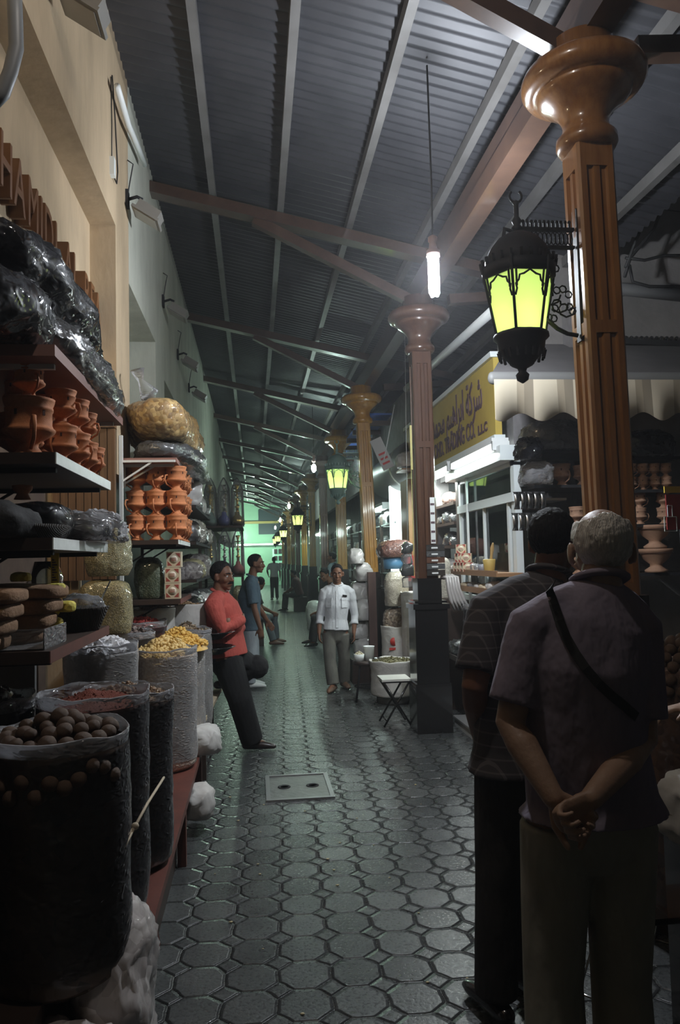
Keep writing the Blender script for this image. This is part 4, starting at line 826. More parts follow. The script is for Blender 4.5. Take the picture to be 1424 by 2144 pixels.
# bags on shelves left of the window
for i, z in enumerate((2.2, 1.98, 1.72, 1.42)):
    board('shelf %s left of the white window frame' % ('topmost, carrying reddish packets,', 'second from the top', 'third from the top', 'lowest')[i], 2.2, 2.6, 8.25, 9.25, z, REDW, .03, False)
    for j in range(2 + (i % 2)):
        bag('packet', 'clear packet, %s from the front, on the %s shelf left of the window' % (HB[j], ('topmost', 'second', 'third', 'lowest')[i]), 'packet', (2.33, 8.45 + j * .3, z), (.24, .28, .12 + .05 * (j % 2)), (spice('red_pkt', [(.35, .2, .16), (.2, .12, .1), (.5, .4, .34)], 60), GRYBAG, GRYBAG, WHTBAG)[i], 170 + i * 4 + j, sub=4, ridge=.03)
bag('bean_bag', 'tall clear bag of pale beans right of the hanging sachets', 'bag', (1.98, 8.1, 1.15), (.24, .24, .5), spice('beans', [(.5, .46, .38), (.34, .31, .26), (.6, .56, .48)], 70), 180, sub=4, pw=.5, ridge=.008, amp=.01)
o = MB().b2((0, 0, 0), (.4, .4, 1.15)).build('crate', DARKW, loc=(1.8, 7.9, 0)); tag(o, 'dark crate under the tall bag of pale beans', 'crate')
# sachets and label strip on pillar 2
t = T('sachet_sheet', 'sheet of silver sachets pinned to the dark-footed pillar', 'sachet sheet', (1.6, 6.93, 1.42)); 
for q in range(5):
    mb = MB(); mb.box((.06, -.01, .03 + q * .058), (.17, .018, .052)); mb.build('sachet', (STEEL, GRYBAG, mat('brown_sachet', (.12, .06, .04), .3, coat=1), GRYBAG, STEEL)[q], t)
    mb = MB(); mb.b2((.02, -.022, .02 + q * .058), (.08, -.02, .035 + q * .058)); mb.build('printed_label', WHITE, t)
t = T('label_strip', 'tall white printed strip stuck on the dark-footed pillar', 'label strip', (1.63, 6.95, 1.72)); mb = MB(); mb.b2((0, 0, 0), (.045, .004, .43)); mb.build('paper', WHITE, t)
for q in range(5): mb = MB(); mb.b2((.004, -.002, .015 + q * .085), (.041, 0, .035 + q * .085)); mb.build('dark_bar', INKB, t)
t = T('yellow_scale', 'narrow yellow strip fixed left of the dark-footed pillar', 'strip', (1.475, 7.02, 2.42)); mb = MB(); mb.b2((0, 0, 0), (.02, .01, .42)); mb.b2((.0, 0, -1.0), (.006, .006, 0)); mb.build('strip', mat('yellow_strip', (.6, .55, .2), .4), t)
t = T('plastic_bundle', 'white plastic bags draped from the top of the black pillar foot', 'bag bundle', (1.78, 7.0, 1.1))
for q in range(5): mb = MB(); x = -.04 + q * .025; mb.loft([(x - .03, -.05, .31), (x + .02, -.08, .3), (x + .03, -.08, .2), (x + .05 + .006 * q, -.07, .1), (x + .09 + .01 * q, -.06, 0)], [(.014, .03)] * 2 + [(.016, .03), (.018, .034), (.012, .03)], n=8, ends=False); mb.build('bag_fold', WHTBAG, t)
t = T('packet_string', 'hanging string of clear packets left of the dark-footed pillar', 'packet string', (1.62, 8.0, 1.28))
for q in range(4): bagmesh((.11, .11, .13), 190 + q, 3, ridge=.03).build('packet', GRYBAG if q % 2 else FILM2, t, (0, 0, q * .12))
mb = MB(); mb.tube([(0, 0, .4), (.04, 0, 2.79)], .003, 5); mb.build('string', WHITE, t)
# wooden door post box, freezer glow, duct
mb = MB(); mb.b2((2.0, 9.75, 0), (2.35, 10.25, 2.62)); S(mb.build('trim_95', mat('tan_post', (.34, .2, .08), .5, col2=(.28, .16, .06), nscale=2)))
o = MB().b2((0, 0, 0), (.3, .12, 1.5)).build('lit_panel', glow('cold_panel', (.8, 1, .98), 1.6), loc=(2.1, 11.6, 1.35)); tag(o, 'brightly lit white display panel left of the tan post', 'display panel')
lamp('panel_light', (2.0, 11.0, 2.2), 10, (.8, 1, .96), .1)
t = T('air_duct', 'big dark round duct above the stalls beyond the pillar', 'duct', (2.35, 10.4, 2.95)); mb = MB(); mb.loft([(0, 0, 0), (0, 1.3, 0), (0, 2.6, 0)], [(.36, .34)] * 3, n=28, ends=True); mb.build('duct_body', mat('duct_grey', (.12, .12, .12), .4, metal=.3), t)
mb = MB(); mb.loft([(0, .6, 0), (0, .64, 0)], [(.372, .352)] * 2, n=28, ends=False); mb.build('seam_band', mat('duct_band', (.3, .3, .28), .4), t)
t = T('hanging_board', 'tilted white board with faded red print hanging beyond the golden pillar', 'board', tuple(aty(800, 950, 10.6))); R = Matrix.Rotation(-.42, 3, 'Y'); mb = MB(); mb.box((0, 0, 0), (.17, .01, .46), R); mb.build('panel', mat('dim_white', (.5, .5, .48), .6), t)
for q in range(3): mb = MB(); mb.box(R @ Vector((0, -.007, -.14 + q * .07)), (.11, .003, .03), R); mb.build('red_print', INKR, t)
mb = MB(); mb.tube([(.2, 0, .7), (.02, -.02, -.1)], .008, 6); mb.build('wire', WHITE, t)
bag('bag_on_board', 'bag of pale goods on a ledge beside the golden pillar', 'bag', tuple(aty(853, 978, 9.6)), (.2, .3, .22), WHTBAG, 200, sub=4, ridge=.04, amp=.05)
o = MB().b2((0, 0, 0), (.26, .4, .02)).build('ledge', TANW, loc=tuple(aty(838, 982, 9.6) - Vector((0, .1, .02)))); tag(o, 'small tan ledge under the bag of pale goods', 'ledge')
mb = MB(); mb.b2((1.78, 11.8, 3.85), (2.9, 20, 3.88)); mb.smooth = False; o = mb.build('blue_sheet', mat('blue_sheet', (.05, .13, .5), .5)); tag(o, 'blue roofing sheet over the stalls beyond the golden pillar', 'sheet')
for i in range(9): mb = MB(); mb.b2((1.72, 12 + i * .9, 3.72), (2.9, 12.08 + i * .9, 3.8)); S(mb.build('trim_%d' % (100 + i), BEAM))
# ---------------- sacks under the golden pillar
t = T('wooden_post', 'rough dark brown post in front of the white bags', 'post', (1.49, 9.75, 0)); mb = MB(); mb.b2((-.05, -.05, 0), (.05, .05, 1.42)); mb.build('post', mat('rough_post', (.14, .085, .07), .7, col2=(.2, .12, .1), nscale=8, stretch=(1, 1, .2)), t)
for j, (z, s_) in enumerate(((.3, (.28, .3, .3)), (.56, (.26, .3, .28)), (.8, (.24, .28, .3)), (1.06, (.24, .28, .28)), (1.3, (.24, .28, .26)), (1.53, (.2, .26, .22)))):
    bag('white_bag', 'white bag, %s from the ground in the pile left of the rough post' % HB[j].replace('front', 'first'), 'bag', (1.36 + (.05, -.03, .04, 0, .06, -.04)[j], 9.95 + (0, .06, -.05, .05, 0, -.08)[j], z), s_, WHTBAG, 210 + j, group='white bags piled by the post', sub=4, ridge=.03, amp=.04)
o = MB().b2((0, 0, 0), (.3, .3, .3)).build('crate', DARKW, loc=(1.22, 9.8, 0)); tag(o, 'dark crate under the pile of white bags', 'crate')
o = MB().b2((0, 0, 0), (.42, .42, .34)).build('crate', DARKW, loc=(1.5, 9.0, 0)); tag(o, 'dark crate under the red-printed white sack', 'crate')
t = sack((1.7, 9.15, .34), .2, .4, 'white sack with a red emblem, full of green herbs', None, seed=41, m=CLOTHB, group='white sacks by the stools')
mb = MB(); mb.lathe([(0, 0), (.05, 0), (.05, .004), (0, .004)], (-.08, -.186, .27), 14, R=Matrix.Rotation(PI / 2, 3, 'X'))
mb.b2((-.14, -.19, .17), (-.02, -.184, .2)); mb.build('red_emblem', INKR, t); mb = MB(); mb.b2((.09, -.205, .02), (.095, -.2, .38)); mb.build('seam', INKR, t)
bag('brown_bag', 'clear bag of brown pods on top of the red-printed sack', 'bag', (1.69, 9.15, .74), (.34, .3, .3), spice('pods2', [(.22, .15, .1), (.1, .07, .05), (.4, .32, .24)], 50), 220, sub=4, ridge=.015, pw=.6)
bag('bean_bag', 'large clear bag of pale grains above the brown pods', 'bag', (1.7, 9.15, 1.02), (.3, .3, .46), spice('grain', [(.42, .38, .3), (.32, .28, .22), (.5, .46, .38)], 110), 221, sub=5, ridge=.012, pw=.6)
o = MB().b2((0, 0, 0), (.36, .32, .32)).build('red_box', mat('red_box', (.3, .03, .03), .5), loc=(1.86, 9.45, 1.3)); tag(o, 'plain red box behind the bag of pale grains', 'box')
o = MB().b2((0, 0, 0), (.34, .36, 1.3)).build('crate', DARKW, loc=(1.9, 9.42, 0)); tag(o, 'dark stand under the plain red box', 'crate')
bag('bean_bag', 'clear bag of dark red beans crowning the pile by the golden pillar', 'bag', (1.72, 9.3, 1.6), (.42, .36, .24), spice('redbeans', [(.13, .05, .035), (.07, .03, .025), (.22, .1, .07)], 80), 222, sub=5, ridge=.012, pw=.7)
o = MB().lathe([(0, 0), (.12, 0), (.13, .14), (0, .14)], n=24).build('blue_tub', mat('blue_tub', (.12, .3, .5), .4), loc=(1.7, 9.3, 1.46)); tag(o, 'blue tub under the bag of dark red beans', 'tub')
sack((1.9, 8.9, .3), .19, .85, 'tall white woven sack behind the black pillar foot', None, seed=42, m=CLOTHB, group='white sacks by the stools')
heap('dried_goods', 'pale dried goods in the tall white woven sack', 'dried goods', (1.9, 8.9, 1.13), .18, .06, mat('pale_goods', (.5, .4, .26), .8), 'chunk', 150, 42, .014)
o = MB().b2((0, 0, 0), (.4, .4, .3)).build('crate', DARKW, loc=(1.7, 8.7, 0)); tag(o, 'dark crate under the tall white woven sack', 'crate')
t = sack((1.5, 8.45, .08), .24, .34, 'low open white sack of green herbs behind the folding stool', None, seed=43, m=CLOTHB, group='white sacks by the stools', rim=.06, openr=1.05)
heap('dried_herbs', 'green-brown dried herbs in the low open white sack', 'herbs', (1.5, 8.45, .45), .235, .04, spice('herb', [(.2, .19, .08), (.12, .11, .05), (.3, .27, .13)], 90), 'flake', 300, 43, .012)
heap('dried_herbs', 'green herbs in the red-printed white sack', 'herbs', (1.7, 9.15, .72), .19, .04, spice('herb2', [(.2, .19, .08), (.12, .11, .05)], 90), 'flake', 100, 44, .012)
o = MB().lathe([(0, 0), (.17, 0), (.19, .1), (.18, .12), (0, .08)], n=24).build('tub', mat('grey_tub', (.2, .2, .19), .6), loc=(1.5, 8.45, 0)); tag(o, 'grey tub under the low open sack of herbs', 'tub')
# stools
t = T('round_stool', 'round-topped dark stool with splayed legs near the man in white', 'stool', (1.24, 8.65, 0)); mb = MB(); mb.lathe([(0, .4), (.15, .4), (.16, .415), (.16, .435), (.15, .445), (0, .445)], n=28); mb.build('seat', mat('stool_top', (.05, .035, .03), .4), t)
for a in (.6, 2.2, 3.8, 5.3): mb = MB(); mb.tube([(.11 * math.cos(a), .11 * math.sin(a), .4), (.13 * math.cos(a), .13 * math.sin(a), .25), (.18 * math.cos(a), .18 * math.sin(a), 0)], .011, 8); mb.build('leg', IRON, t)
mb = MB(); mb.tube([(.14 * math.cos(a), .14 * math.sin(a), .16) for a in [q * PI / 8 for q in range(17)]], .007, 6); mb.build('ring', IRON, t)
t = T('white_bucket', 'white tub standing on the round stool', 'tub', (1.27, 8.65, .445)); mb = MB(); mb.lathe([(0, 0), (.055, 0), (.062, .15), (.066, .16), (.058, .16), (.05, .02), (0, .02)], n=24); mb.build('tub_body', WHITE, t)
t = T('white_bowl', 'white bowl of pale nuts at the left of the round stool', 'bowl', (1.15, 8.6, .445)); mb = MB(); mb.lathe([(0, 0), (.05, 0), (.06, .08), (.05, .08), (0, .06)], n=20); mb.build('bowl_body', WHITE, t)
heap('nuts', 'pale nuts heaped in the white bowl on the stool', 'nuts', (1.15, 8.6, .52), .05, .03, mat('nuts', (.6, .55, .4), .7), 'chunk', 60, 50, .01)
t = T('black_dish', 'small black dish at the right edge of the round stool', 'dish', (1.36, 8.6, .445)); mb = MB(); mb.lathe([(0, 0), (.03, 0), (.05, .03), (.045, .03), (0, .008)], n=18); mb.build('dish_body', BLACK, t)
t = T('folding_stool', 'white-topped folding stool with crossed black legs by the pillar foot', 'stool', (1.315, 7.35, 0)); mb = MB(); mb.b2((-.14, -.15, .43), (.14, .15, .45)); mb.build('seat', mat('white_seat', (.75, .75, .68), .5), t)
mb = MB(); mb.b2((-.13, -.14, .415), (.13, .14, .43)); mb.build('seat_rail', BLACK, t)
for y in (-.14, .14):
    for s_ in (-1, 1): mb = MB(); mb.tube([(-.12 * s_, y, .42), (.13 * s_, y, 0.01)], .01, 8); mb.build('leg', BLACK, t)
for x in (-.1, .1): mb = MB(); mb.tube([(x, -.14, .06), (x, .14, .06)], .007, 6); mb.build('crossbar', BLACK, t)
# awning
t = T('awning', 'striped awning with a scalloped valance over the right stall', 'awning', (1.83, 5.6, 2.93))
mb = MB(); mb.loft([(0, 0, .02), (5, 0, .02)], [(.035, .05)] * 2, n=12, side=(0, 1, 0)); mb.build('front_bar', mat('bar_grey', (.18, .18, .175), .5), t)
cvm = mat('canopy_cloth', (.16, .15, .15), .8, col2=(.12, .115, .115), nscale=2)
mb = MB(); mb.add([(0, 0, .06), (5, 0, .06), (5, 1.15, .62), (.55, 1.15, .62), (0, 0, .05), (5, 0, .05), (5, 1.15, .61), (.55, 1.15, .61)], [(0, 1, 2, 3), (7, 6, 5, 4), (0, 4, 5, 1), (1, 5, 6, 2), (2, 6, 7, 3), (3, 7, 4, 0)], False); mb.build('canopy', cvm, t)
vm = mat('valance_cloth', (.62, .56, .42), .8); nt = vm.node_tree; tc = nt.nodes.new('ShaderNodeTexCoord'); sp = nt.nodes.new('ShaderNodeSeparateXYZ'); nt.links.new(tc.outputs['Object'], sp.inputs[0])
ma = nt.nodes.new('ShaderNodeMath'); ma.operation = 'MULTIPLY'; nt.links.new(sp.outputs[0], ma.inputs[0]); ma.inputs[1].default_value = 3.17; mf = nt.nodes.new('ShaderNodeMath'); mf.operation = 'FRACT'; nt.links.new(ma.outputs[0], mf.inputs[0])
oc = ramp(nt, mf.outputs[0], [(.6, .53, .4), (.38, .32, .23), (.26, .22, .16), (.6, .53, .4)], [0, .56, .74, .97]); nt.nodes[oc.node.name].color_ramp.interpolation = 'CONSTANT'; nt.links.new(oc, nt.nodes['Principled BSDF'].inputs['Base Color'])
mb = MB(); n = 300; vs = []
for k in range(n + 1):
    x = 5 * k / n; zb = -.29 - .032 * math.sin(x * 2 * PI / .32 + .6); y = .02 * math.sin(x * 9)
    vs += [(x, -.045, 0), (x, y - .045, zb), (x, -.04, 0), (x, y - .04, zb)]
for k in range(n): i = 4 * k; mb.f += [(i, i + 1, i + 5, i + 4), (i + 2, i + 6, i + 7, i + 3), (i + 1, i + 3, i + 7, i + 5)]; mb.fm += [0] * 3; mb.sm += [True] * 3
mb.v = vs; mb.build('valance', vm, t)
mb = MB(); mb.bar((.08, .0, .03), (.6, 1.1, .56), .03); mb.build('arm', WHITE, t)
# pot shelves facing the camera
def rshelf(label, lo, hi, z):
    t = T('stall_shelf', label, 'shelf', (lo[0], lo[1], z)); mb = MB(); mb.b2((0, 0, -.025), (hi[0] - lo[0], hi[1] - lo[1], 0)); mb.build('board', DARKW, t); mb = MB(); mb.b2((0, -.006, -.025), (hi[0] - lo[0], 0, .0)); mb.build('edge', IRON, t); return t
for z, n_ in ((2.46, 'top'), (2.17, 'second'), (1.84, 'third'), (1.42, 'lowest')): rshelf('%s dark shelf of the right stall, seen left of the near pillar' % n_, (2.32, 6.1), (3.1, 6.6), z)
for z, n_ in ((2.4, 'top'), (2.12, 'second'), (1.83, 'third'), (1.42, 'lowest')): rshelf('%s dark shelf of the right stall, seen right of the near pillar' % n_, (3.15, 6.1), (3.62, 6.6), z)
bag('plastic_bag', 'big dark shiny bag on the right stall, left under the valance', 'bag', (2.5, 6.15, 2.46), (.5, .4, .3), GRYBAG, 230, sub=5, ridge=.02)
bag('plastic_bag', 'big dark rounded bag on the right stall, beside the pillar', 'bag', (2.88, 6.2, 2.46), (.44, .4, .28), GRYBAG, 231, sub=5, ridge=.02)
bag('plastic_bag', 'black bag on the top shelf right of the near pillar', 'bag', (3.36, 6.2, 2.4), (.46, .4, .26), BLKBAG, 232, sub=5, ridge=.02)
bag('plastic_bag', 'small bag with a reddish corner hanging below the valance end', 'bag', (2.22, 5.95, 2.36), (.2, .22, .2), BLKBAG, 233, sub=4, ridge=.05)
bag('plastic_bag', 'crinkled grey bag at the left end of the curved pot shelf', 'bag', (2.34, 6.1, 2.17), (.26, .3, .2), FILM2, 234, sub=4, ridge=.04)
PB = pot_proto('incense_pot', 'pale clay pot in the middle of the second shelf, right stall', CLAYP); PB.location = (2.78, 6.2, 2.17); PB.scale = (.17,) * 3; PB['group'] = 'pots on the right stall'
for i, (x, y, z, h, lab) in enumerate(((2.62, 6.25, 2.17, .19, 'reddish pot left of the middle on the second shelf, right stall'), (3.0, 6.2, 2.17, .22, 'large pot half hidden by the near pillar, second shelf'), (2.5, 6.35, 2.17, .12, 'small pot at the left of the second shelf, right stall'),
        (2.72, 6.2, 1.84, .15, 'small plain pot on the third shelf above the dark-haired man'), (2.95, 6.2, 1.84, .23, 'tall pot on the third shelf above the grey-haired man'), (3.06, 6.3, 1.84, .15, 'pot partly behind the pillar on the third shelf'),
        (2.72, 6.2, 1.42, .2, 'pot on the lowest shelf behind the two men, left'), (2.97, 6.2, 1.42, .34, 'big pot on the lowest shelf behind the two men'))):
    pot((x, y, z), h, -1.2 + i, lab, 'pots on the right stall', PB)
for j in range(2):
    for i in range(4): pot((3.22 + i * .105, 6.2, 2.12 + j * .115), .115, -.5 + i * .4, 'small pot, %s of four in the %s row right of the pillar' % (HB[i], ('lower', 'upper')[j]), 'small pots right of the pillar', PB)
for j in range(2):
    for i in range(2): pot((3.28 + i * .22, 6.2, 1.83 + j * .135), .14, -.3, 'medium pot, %s of two in the %s row right of the pillar' % (('left', 'right')[i], ('lower', 'upper')[j]), 'medium pots right of the pillar', PB)
def bowl(loc, label):
    t = T('footed_bowl', label, 'bowl', loc); mb = MB(); mb.lathe([(0, 0), (.09, 0), (.095, .02), (.05, .05), (.05, .07), (.1, .11), (.13, .17), (.14, .18), (.14, .2), (.125, .2), (.1, .14), (0, .1)], n=26); mb.build('body', CLAYP, t)
    for k in range(20): pass
    mb = MB(); mb.tube([(.1365 * math.cos(a), .1365 * math.sin(a), .165) for a in [q * PI / 12 for q in range(25)]], .003, 5); mb.build('dotted_band', CLAYD, t)
bowl((3.38, 6.15, 1.42), 'lower of two big footed clay bowls right of the near pillar'); bowl((3.38, 6.15, 1.62), 'upper of two big footed clay bowls right of the near pillar')
for j in range(2):
    t = T('foil_sachets', '%s hanging row of shiny foil sachets beside the pot shelves' % ('upper', 'lower')[j], 'sachet strip', (2.1 - .02 * j, 5.92, 1.96 - .17 * j))
    for i in range(5 - j): mb = MB(); mb.loft([(i * .055, 0, .0), (i * .055, -.008, .03), (i * .055, -.012, .07), (i * .055, -.008, .11), (i * .055, 0, .14)], [(.026, .003), (.02, .008), (.022, .012), (.022, .008), (.027, .003)], n=10, ends=False, side=(1, 0, 0)); mb.build('sachet', STEEL, t)
    mb = MB(); mb.tube([(-.03, 0, .14), (.26, 0, .14)], .003, 5); mb.build('wire', IRON, t)
# right edge things
q = aty(1408, 1072, 4.5); t = T('red_poster', 'red advertising card with a white outlined bottle at the right edge', 'card', tuple(q)); mb = MB(); mb.box((.06, 0, 0), (.2, .008, .22)); mb.build('card', mat('red_card', (.28, .03, .03), .4), t)
mb = MB(); mb.b2((-.05, -.01, .12), (.16, 0, .16)); mb.build('yellow_header', mat('yellow_card', (.6, .42, .06), .4), t)
mb = MB()
for a, b_ in (((-.06, -.12), (.02, -.12)), ((.02, -.12), (.02, -.03)), ((.02, -.03), (-.06, -.03)), ((-.06, -.03), (-.06, -.12)), ((-.035, -.03), (-.035, .04)), ((-.005, -.03), (-.005, .04)), ((-.035, .04), (-.005, .04))): mb.bar((a[0], -.008, a[1]), (b_[0], -.008, b_[1]), .004)
mb.build('bottle_outline', WHITE, t)
t = T('card_stand', 'dark post carrying the red advertising card', 'stand', (q.x + .1, q.y + .03, 0)); mb = MB(); mb.b2((-.02, 0, 0), (.02, .04, q.z + .1)); mb.build('post', IRON, t)
q = aty(1430, 1395, 3.2)
t = T('nut_sack', 'clear sack of round brown nuts at the right edge', 'sack', (q.x, q.y, 0)); mb = MB(); mb.lathe([(0, 0), (.2, 0), (.22, .1), (.22, .9), (.21, q.z), (.205, q.z + .02)], n=32); mb.build('filled_body', spice('nutsk', [(.06, .03, .02), (.12, .06, .03)], 30), t)
nn = 0
for ring, (rad, cnt, dz) in enumerate(((0, 1, .1), (.05, 6, .085), (.1, 11, .06), (.15, 17, .03), (.195, 22, 0), (.212, 24, -.05), (.215, 24, -.1))):
    for k in range(cnt):
        a = 2 * PI * k / cnt + ring; o = L0.copy(); COL.objects.link(o); o.location = (q.x + rad * math.cos(a), q.y + rad * math.sin(a), q.z + .02 + dz); o.scale = (.026,) * 3; o.rotation_euler = (k, ring, k); tag(o, 'round brown nut in the clear sack at the right edge', 'nut', 'nuts in the sack at the right edge')
bag('cloth_bag', 'pale cloth bag cut by the right edge beside the grey-haired man', 'bag', tuple(aty(1450, 1760, 2.3)), (.16, .2, .24), CLOTHB, 240, sub=4, ridge=.03)
q = aty(1455, 1768, 2.3); o = MB().b2((-.08, -.15, 0), (.4, .15, q.z - .01)).build('crate', BLACK, loc=(q.x + .06, q.y, 0)); tag(o, 'black crate under the pale cloth bag at the right edge', 'crate')
q1, q2 = aty(1376, 1925, 2.5), aty(1340, 2160, 2.6); t = T('metal_stool', 'chrome-legged stool hidden behind the grey-haired man', 'stool', (q2.x, q2.y, 0)); b0 = t.location.copy()
mb = MB(); mb.tube([q1 - b0, Vector((q2.x, q2.y, max(.01, q2.z))) - b0], .005, 8); mb.build('leg', STEEL, t); a1, a2 = aty(1243, 1972, 2.6), aty(1212, 2085, 2.6)
mb = MB(); mb.tube([a1 - b0, a2 - b0], .004, 8); mb.build('leg', STEEL, t); mb = MB(); mb.tube([aty(1220, 2082, 2.6) - b0, aty(1300, 2115, 2.6) - b0], .004, 8); mb.build('crossbar', STEEL, t)
mb = MB(); mb.b2((-.22, -.14, q1.z), (.05, .1, q1.z + .02)); mb.build('seat', BLACK, t)
# upper right: pipes and cables on the corner building
def pipe(name, label, cat, pts, r, m):
    p0 = pts[0]; t = T(name, label, cat, tuple(p0)); mb = MB(); mb.tube([p - p0 for p in pts], r, 10); mb.build('tube', m, t); return t
pipe('awning_pole', 'thick pale diagonal pole at the upper right behind the near pillar', 'pole', [aty(1270, 440, 6.5), aty(1440, 270, 6.0)], .1, mat('pale_pole', (.5, .45, .36), .4))
pipe('awning_pole', 'pale pole slanting above the yellow company sign', 'pole', [Vector((2.15, 10.4, 3.95)), Vector((2.15, 6.0, 3.75))], .045, WHITE)
pipe('grey_pipe', 'thick grey horizontal pipe on the corner wall at the upper right', 'pipe', [aty(1200, 600, 6.6), aty(1300, 605, 6.6), aty(1460, 622, 6.6)], .06, mat('pipe_grey', (.22, .22, .22), .5))
for i, (pp, lab) in enumerate((([(1430, 215), (1395, 330), (1345, 470), (1310, 560)], 'black cable running steeply down from the top right corner'), ([(1430, 300), (1400, 400), (1370, 480), (1320, 540), (1308, 580)], 'second black cable curving behind the near pillar'),
        ([(1310, 540), (1350, 545), (1390, 535), (1440, 535)], 'black cable sagging level with the big lantern'), ([(1318, 555), (1325, 590), (1360, 600), (1440, 600)], 'black cable looping above the grey pipe'), ([(1180, 380), (1230, 440), (1320, 430), (1440, 445)], 'thin dark cable crossing behind the near pillar'))):
    pipe('cable', lab, 'cable', [aty(x, y, 6.3) for x, y in pp], .014 if i < 4 else .006, RUBBER)
t = T('fringe_bar', 'dark serrated rail above the awning at the upper right', 'rail', tuple(aty(1300, 715, 6.7))); p0 = t.location.copy(); mb = MB(); mb.bar((0, 0, 0), aty(1460, 722, 6.7) - p0, .05, .05)
for i in range(14): mb.bar((i * .05, 0, .02), (i * .05 + .01, 0, .05), .02)
mb.build('rail', RUBBER, t)
# stalls farther along the right
base = {}
for i in range(8):
    Y0 = 11.6 + i * 1.35; t = T('stall_rack', '%s metal rack of packets beyond the golden pillar' % ('first', 'second', 'third', 'fourth', 'fifth', 'sixth', 'seventh', 'eighth')[i], 'rack', (2.15, Y0, 0), 0, 'racks of packets on the right')
    for z in (.9, 1.35, 1.75, 2.15): mb = MB(); mb.b2((0, 0, z - .02), (.5, 1.25, z)); mb.build('shelf', ALU, t)
    for a in (.0, 1.22): mb = MB(); mb.b2((0, a, 0), (.03, a + .03, 2.3)); mb.build('post', DARKW, t)
    mb = MB(); mb.b2((0, 0, 0), (.5, 1.2, .87)); mb.build('counter', DARKW, t)
    for j, z in enumerate((.9, 1.35, 1.75, 2.15)):
        for k in range(3):
            key = (i * 5 + j * 3 + k) % 5; lab = 'clear packet, %s on %s shelf of the %s rack beyond the golden pillar' % (('near', 'middle', 'far')[k], ('bottom', 'second', 'third', 'top')[j], ('first', 'second', 'third', 'fourth', 'fifth', 'sixth', 'seventh', 'eighth')[i])
            if key not in base: base[key] = bag('packet', lab, 'packet', (0, 0, 0), (.3, .36, .24), (GRYBAG, WHTBAG, spcg := spice('pk', [(.2, .15, .12), (.35, .3, .25)], 50), FILM2, GRYBAG)[key], 300 + key, sub=4, ridge=.035); o = base[key]
            else: o = base[key].copy(); COL.objects.link(o); o['label'] = lab
            o.location = (2.35, Y0 + .22 + k * .4, z); o.rotation_euler = (0, 0, R_.uniform(0, 6)); o['group'] = 'packets on the right racks'
tubelamp(2.1, 12.2, 13.2, 2.42, 'short tube lamp above the racks beyond the golden pillar', 12, (.75, 1, .92)); tubelamp(2.1, 17.5, 19, 2.42, 'tube lamp over the far racks on the right', 12, (.7, 1, .88)); tubelamp(2.1, 24, 26, 2.42, 'farthest tube lamp over the right-hand stalls', 14, (.7, 1, .85))
bag('white_bag', 'leaning white sack by the pillars far down the lane', 'bag', (1.35, 17.6, 0), (.4, .5, .75), WHTBAG, 330, sub=4); bag('white_bag', 'grey-green tall sack standing beside the far leaning sack', 'bag', (1.5, 16.5, 0), (.35, .35, .8), CLOTHB, 331, sub=4, pw=.5)
# counters along the left beyond the pipes
for i in range(6):
    Y0 = 12.5 + i * 3; o = MB().b2((0, 0, 0), (.9, 2.4, 1.0)).build('stall_counter', DARKW, loc=(-1.7, Y0, 0)); tag(o, 'dark stall counter on the left, %s beyond the water pipes' % ('first', 'second', 'third', 'fourth', 'fifth', 'sixth')[i], 'counter', 'left stall counters')
# ================================================================ PEOPLE
V = Vector
SKIN_D = mat('brown_skin', (.20, .095, .055), .5, col2=(.16, .07, .04), nscale=12, spec=.3); SKIN_L = mat('fair_skin', (.36, .235, .165), .5, col2=(.3, .18, .12), nscale=14, bump=.15, bscale=80)
HAIRB = mat('black_hair', (.008, .007, .007), .75, bump=1, bscale=90, stretch=(1, 1, .3), spec=.25); HAIRG = mat('grey_hair', (.72, .69, .63), .55, col2=(.45, .42, .38), nscale=20, bump=1, bscale=60, stretch=(3, 3, .4))
EYEW = mat('eye_white', (.5, .48, .45), .3); EYED = mat('iris', (.02, .012, .01), .2)
def cloth(name, c, c2=None, s=9, b=.5): return mat(name, c, .85, col2=c2 or tuple(x * .8 for x in c), nscale=8, bump=b, bscale=s, spec=.3, bd=.06, stretch=(1, 1, .55))
def remesh(o, vox, sm=4):
    r = o.modifiers.new('Remesh', 'REMESH'); r.mode = 'VOXEL'; r.voxel_size = vox; r.use_smooth_shade = True
    s_ = o.modifiers.new('Smooth', 'SMOOTH'); s_.factor = .5; s_.iterations = sm; return o
def hand(mb, w, d, n, thumb, s=1, curl=(.5, .5, .4), spread=.05):
    f = V(d).normalized(); n = V(n); n = (n - f * n.dot(f)).normalized(); r = f.cross(n) * thumb
    k = w + f * .085 * s; mb.loft([w - f * .01, w + f * .03 * s, k, k + f * .012 * s], [(.024 * s, .019 * s), (.034 * s, .017 * s), (.04 * s, .014 * s), (.036 * s, .011 * s)], side=r, n=14)
    for i, (o_, L) in enumerate(((.031, .07), (.0105, .078), (-.0105, .073), (-.031, .057))):
        a = 0; p = k + r * o_ * s - f * .006 * s; pts = [p - f * .02 * s, p]; c = f + r * (o_ * spread * 20) * .06; c.normalize()
        for q, cu in zip((.45, .31, .24), curl):
            a += cu; dd = c * math.cos(a) + n * math.sin(a); p = p + dd * L * q * s; pts.append(p)
        mb.loft(pts, [.009 * s, .0093 * s, .0085 * s, .0078 * s, .0066 * s], n=10)
    p = w + f * .02 * s + r * .024 * s; t = (r * .75 + f * .6 + n * .25).normalized(); p2 = p + t * .035 * s; t2 = (f * .85 + r * .35 + n * .35).normalized(); p3 = p2 + t2 * .032 * s
    mb.loft([p - t * .01, p, p2, p3, p3 + t2 * .02 * s], [.014 * s, .015 * s, .0115 * s, .0095 * s, .008 * s], n=10)
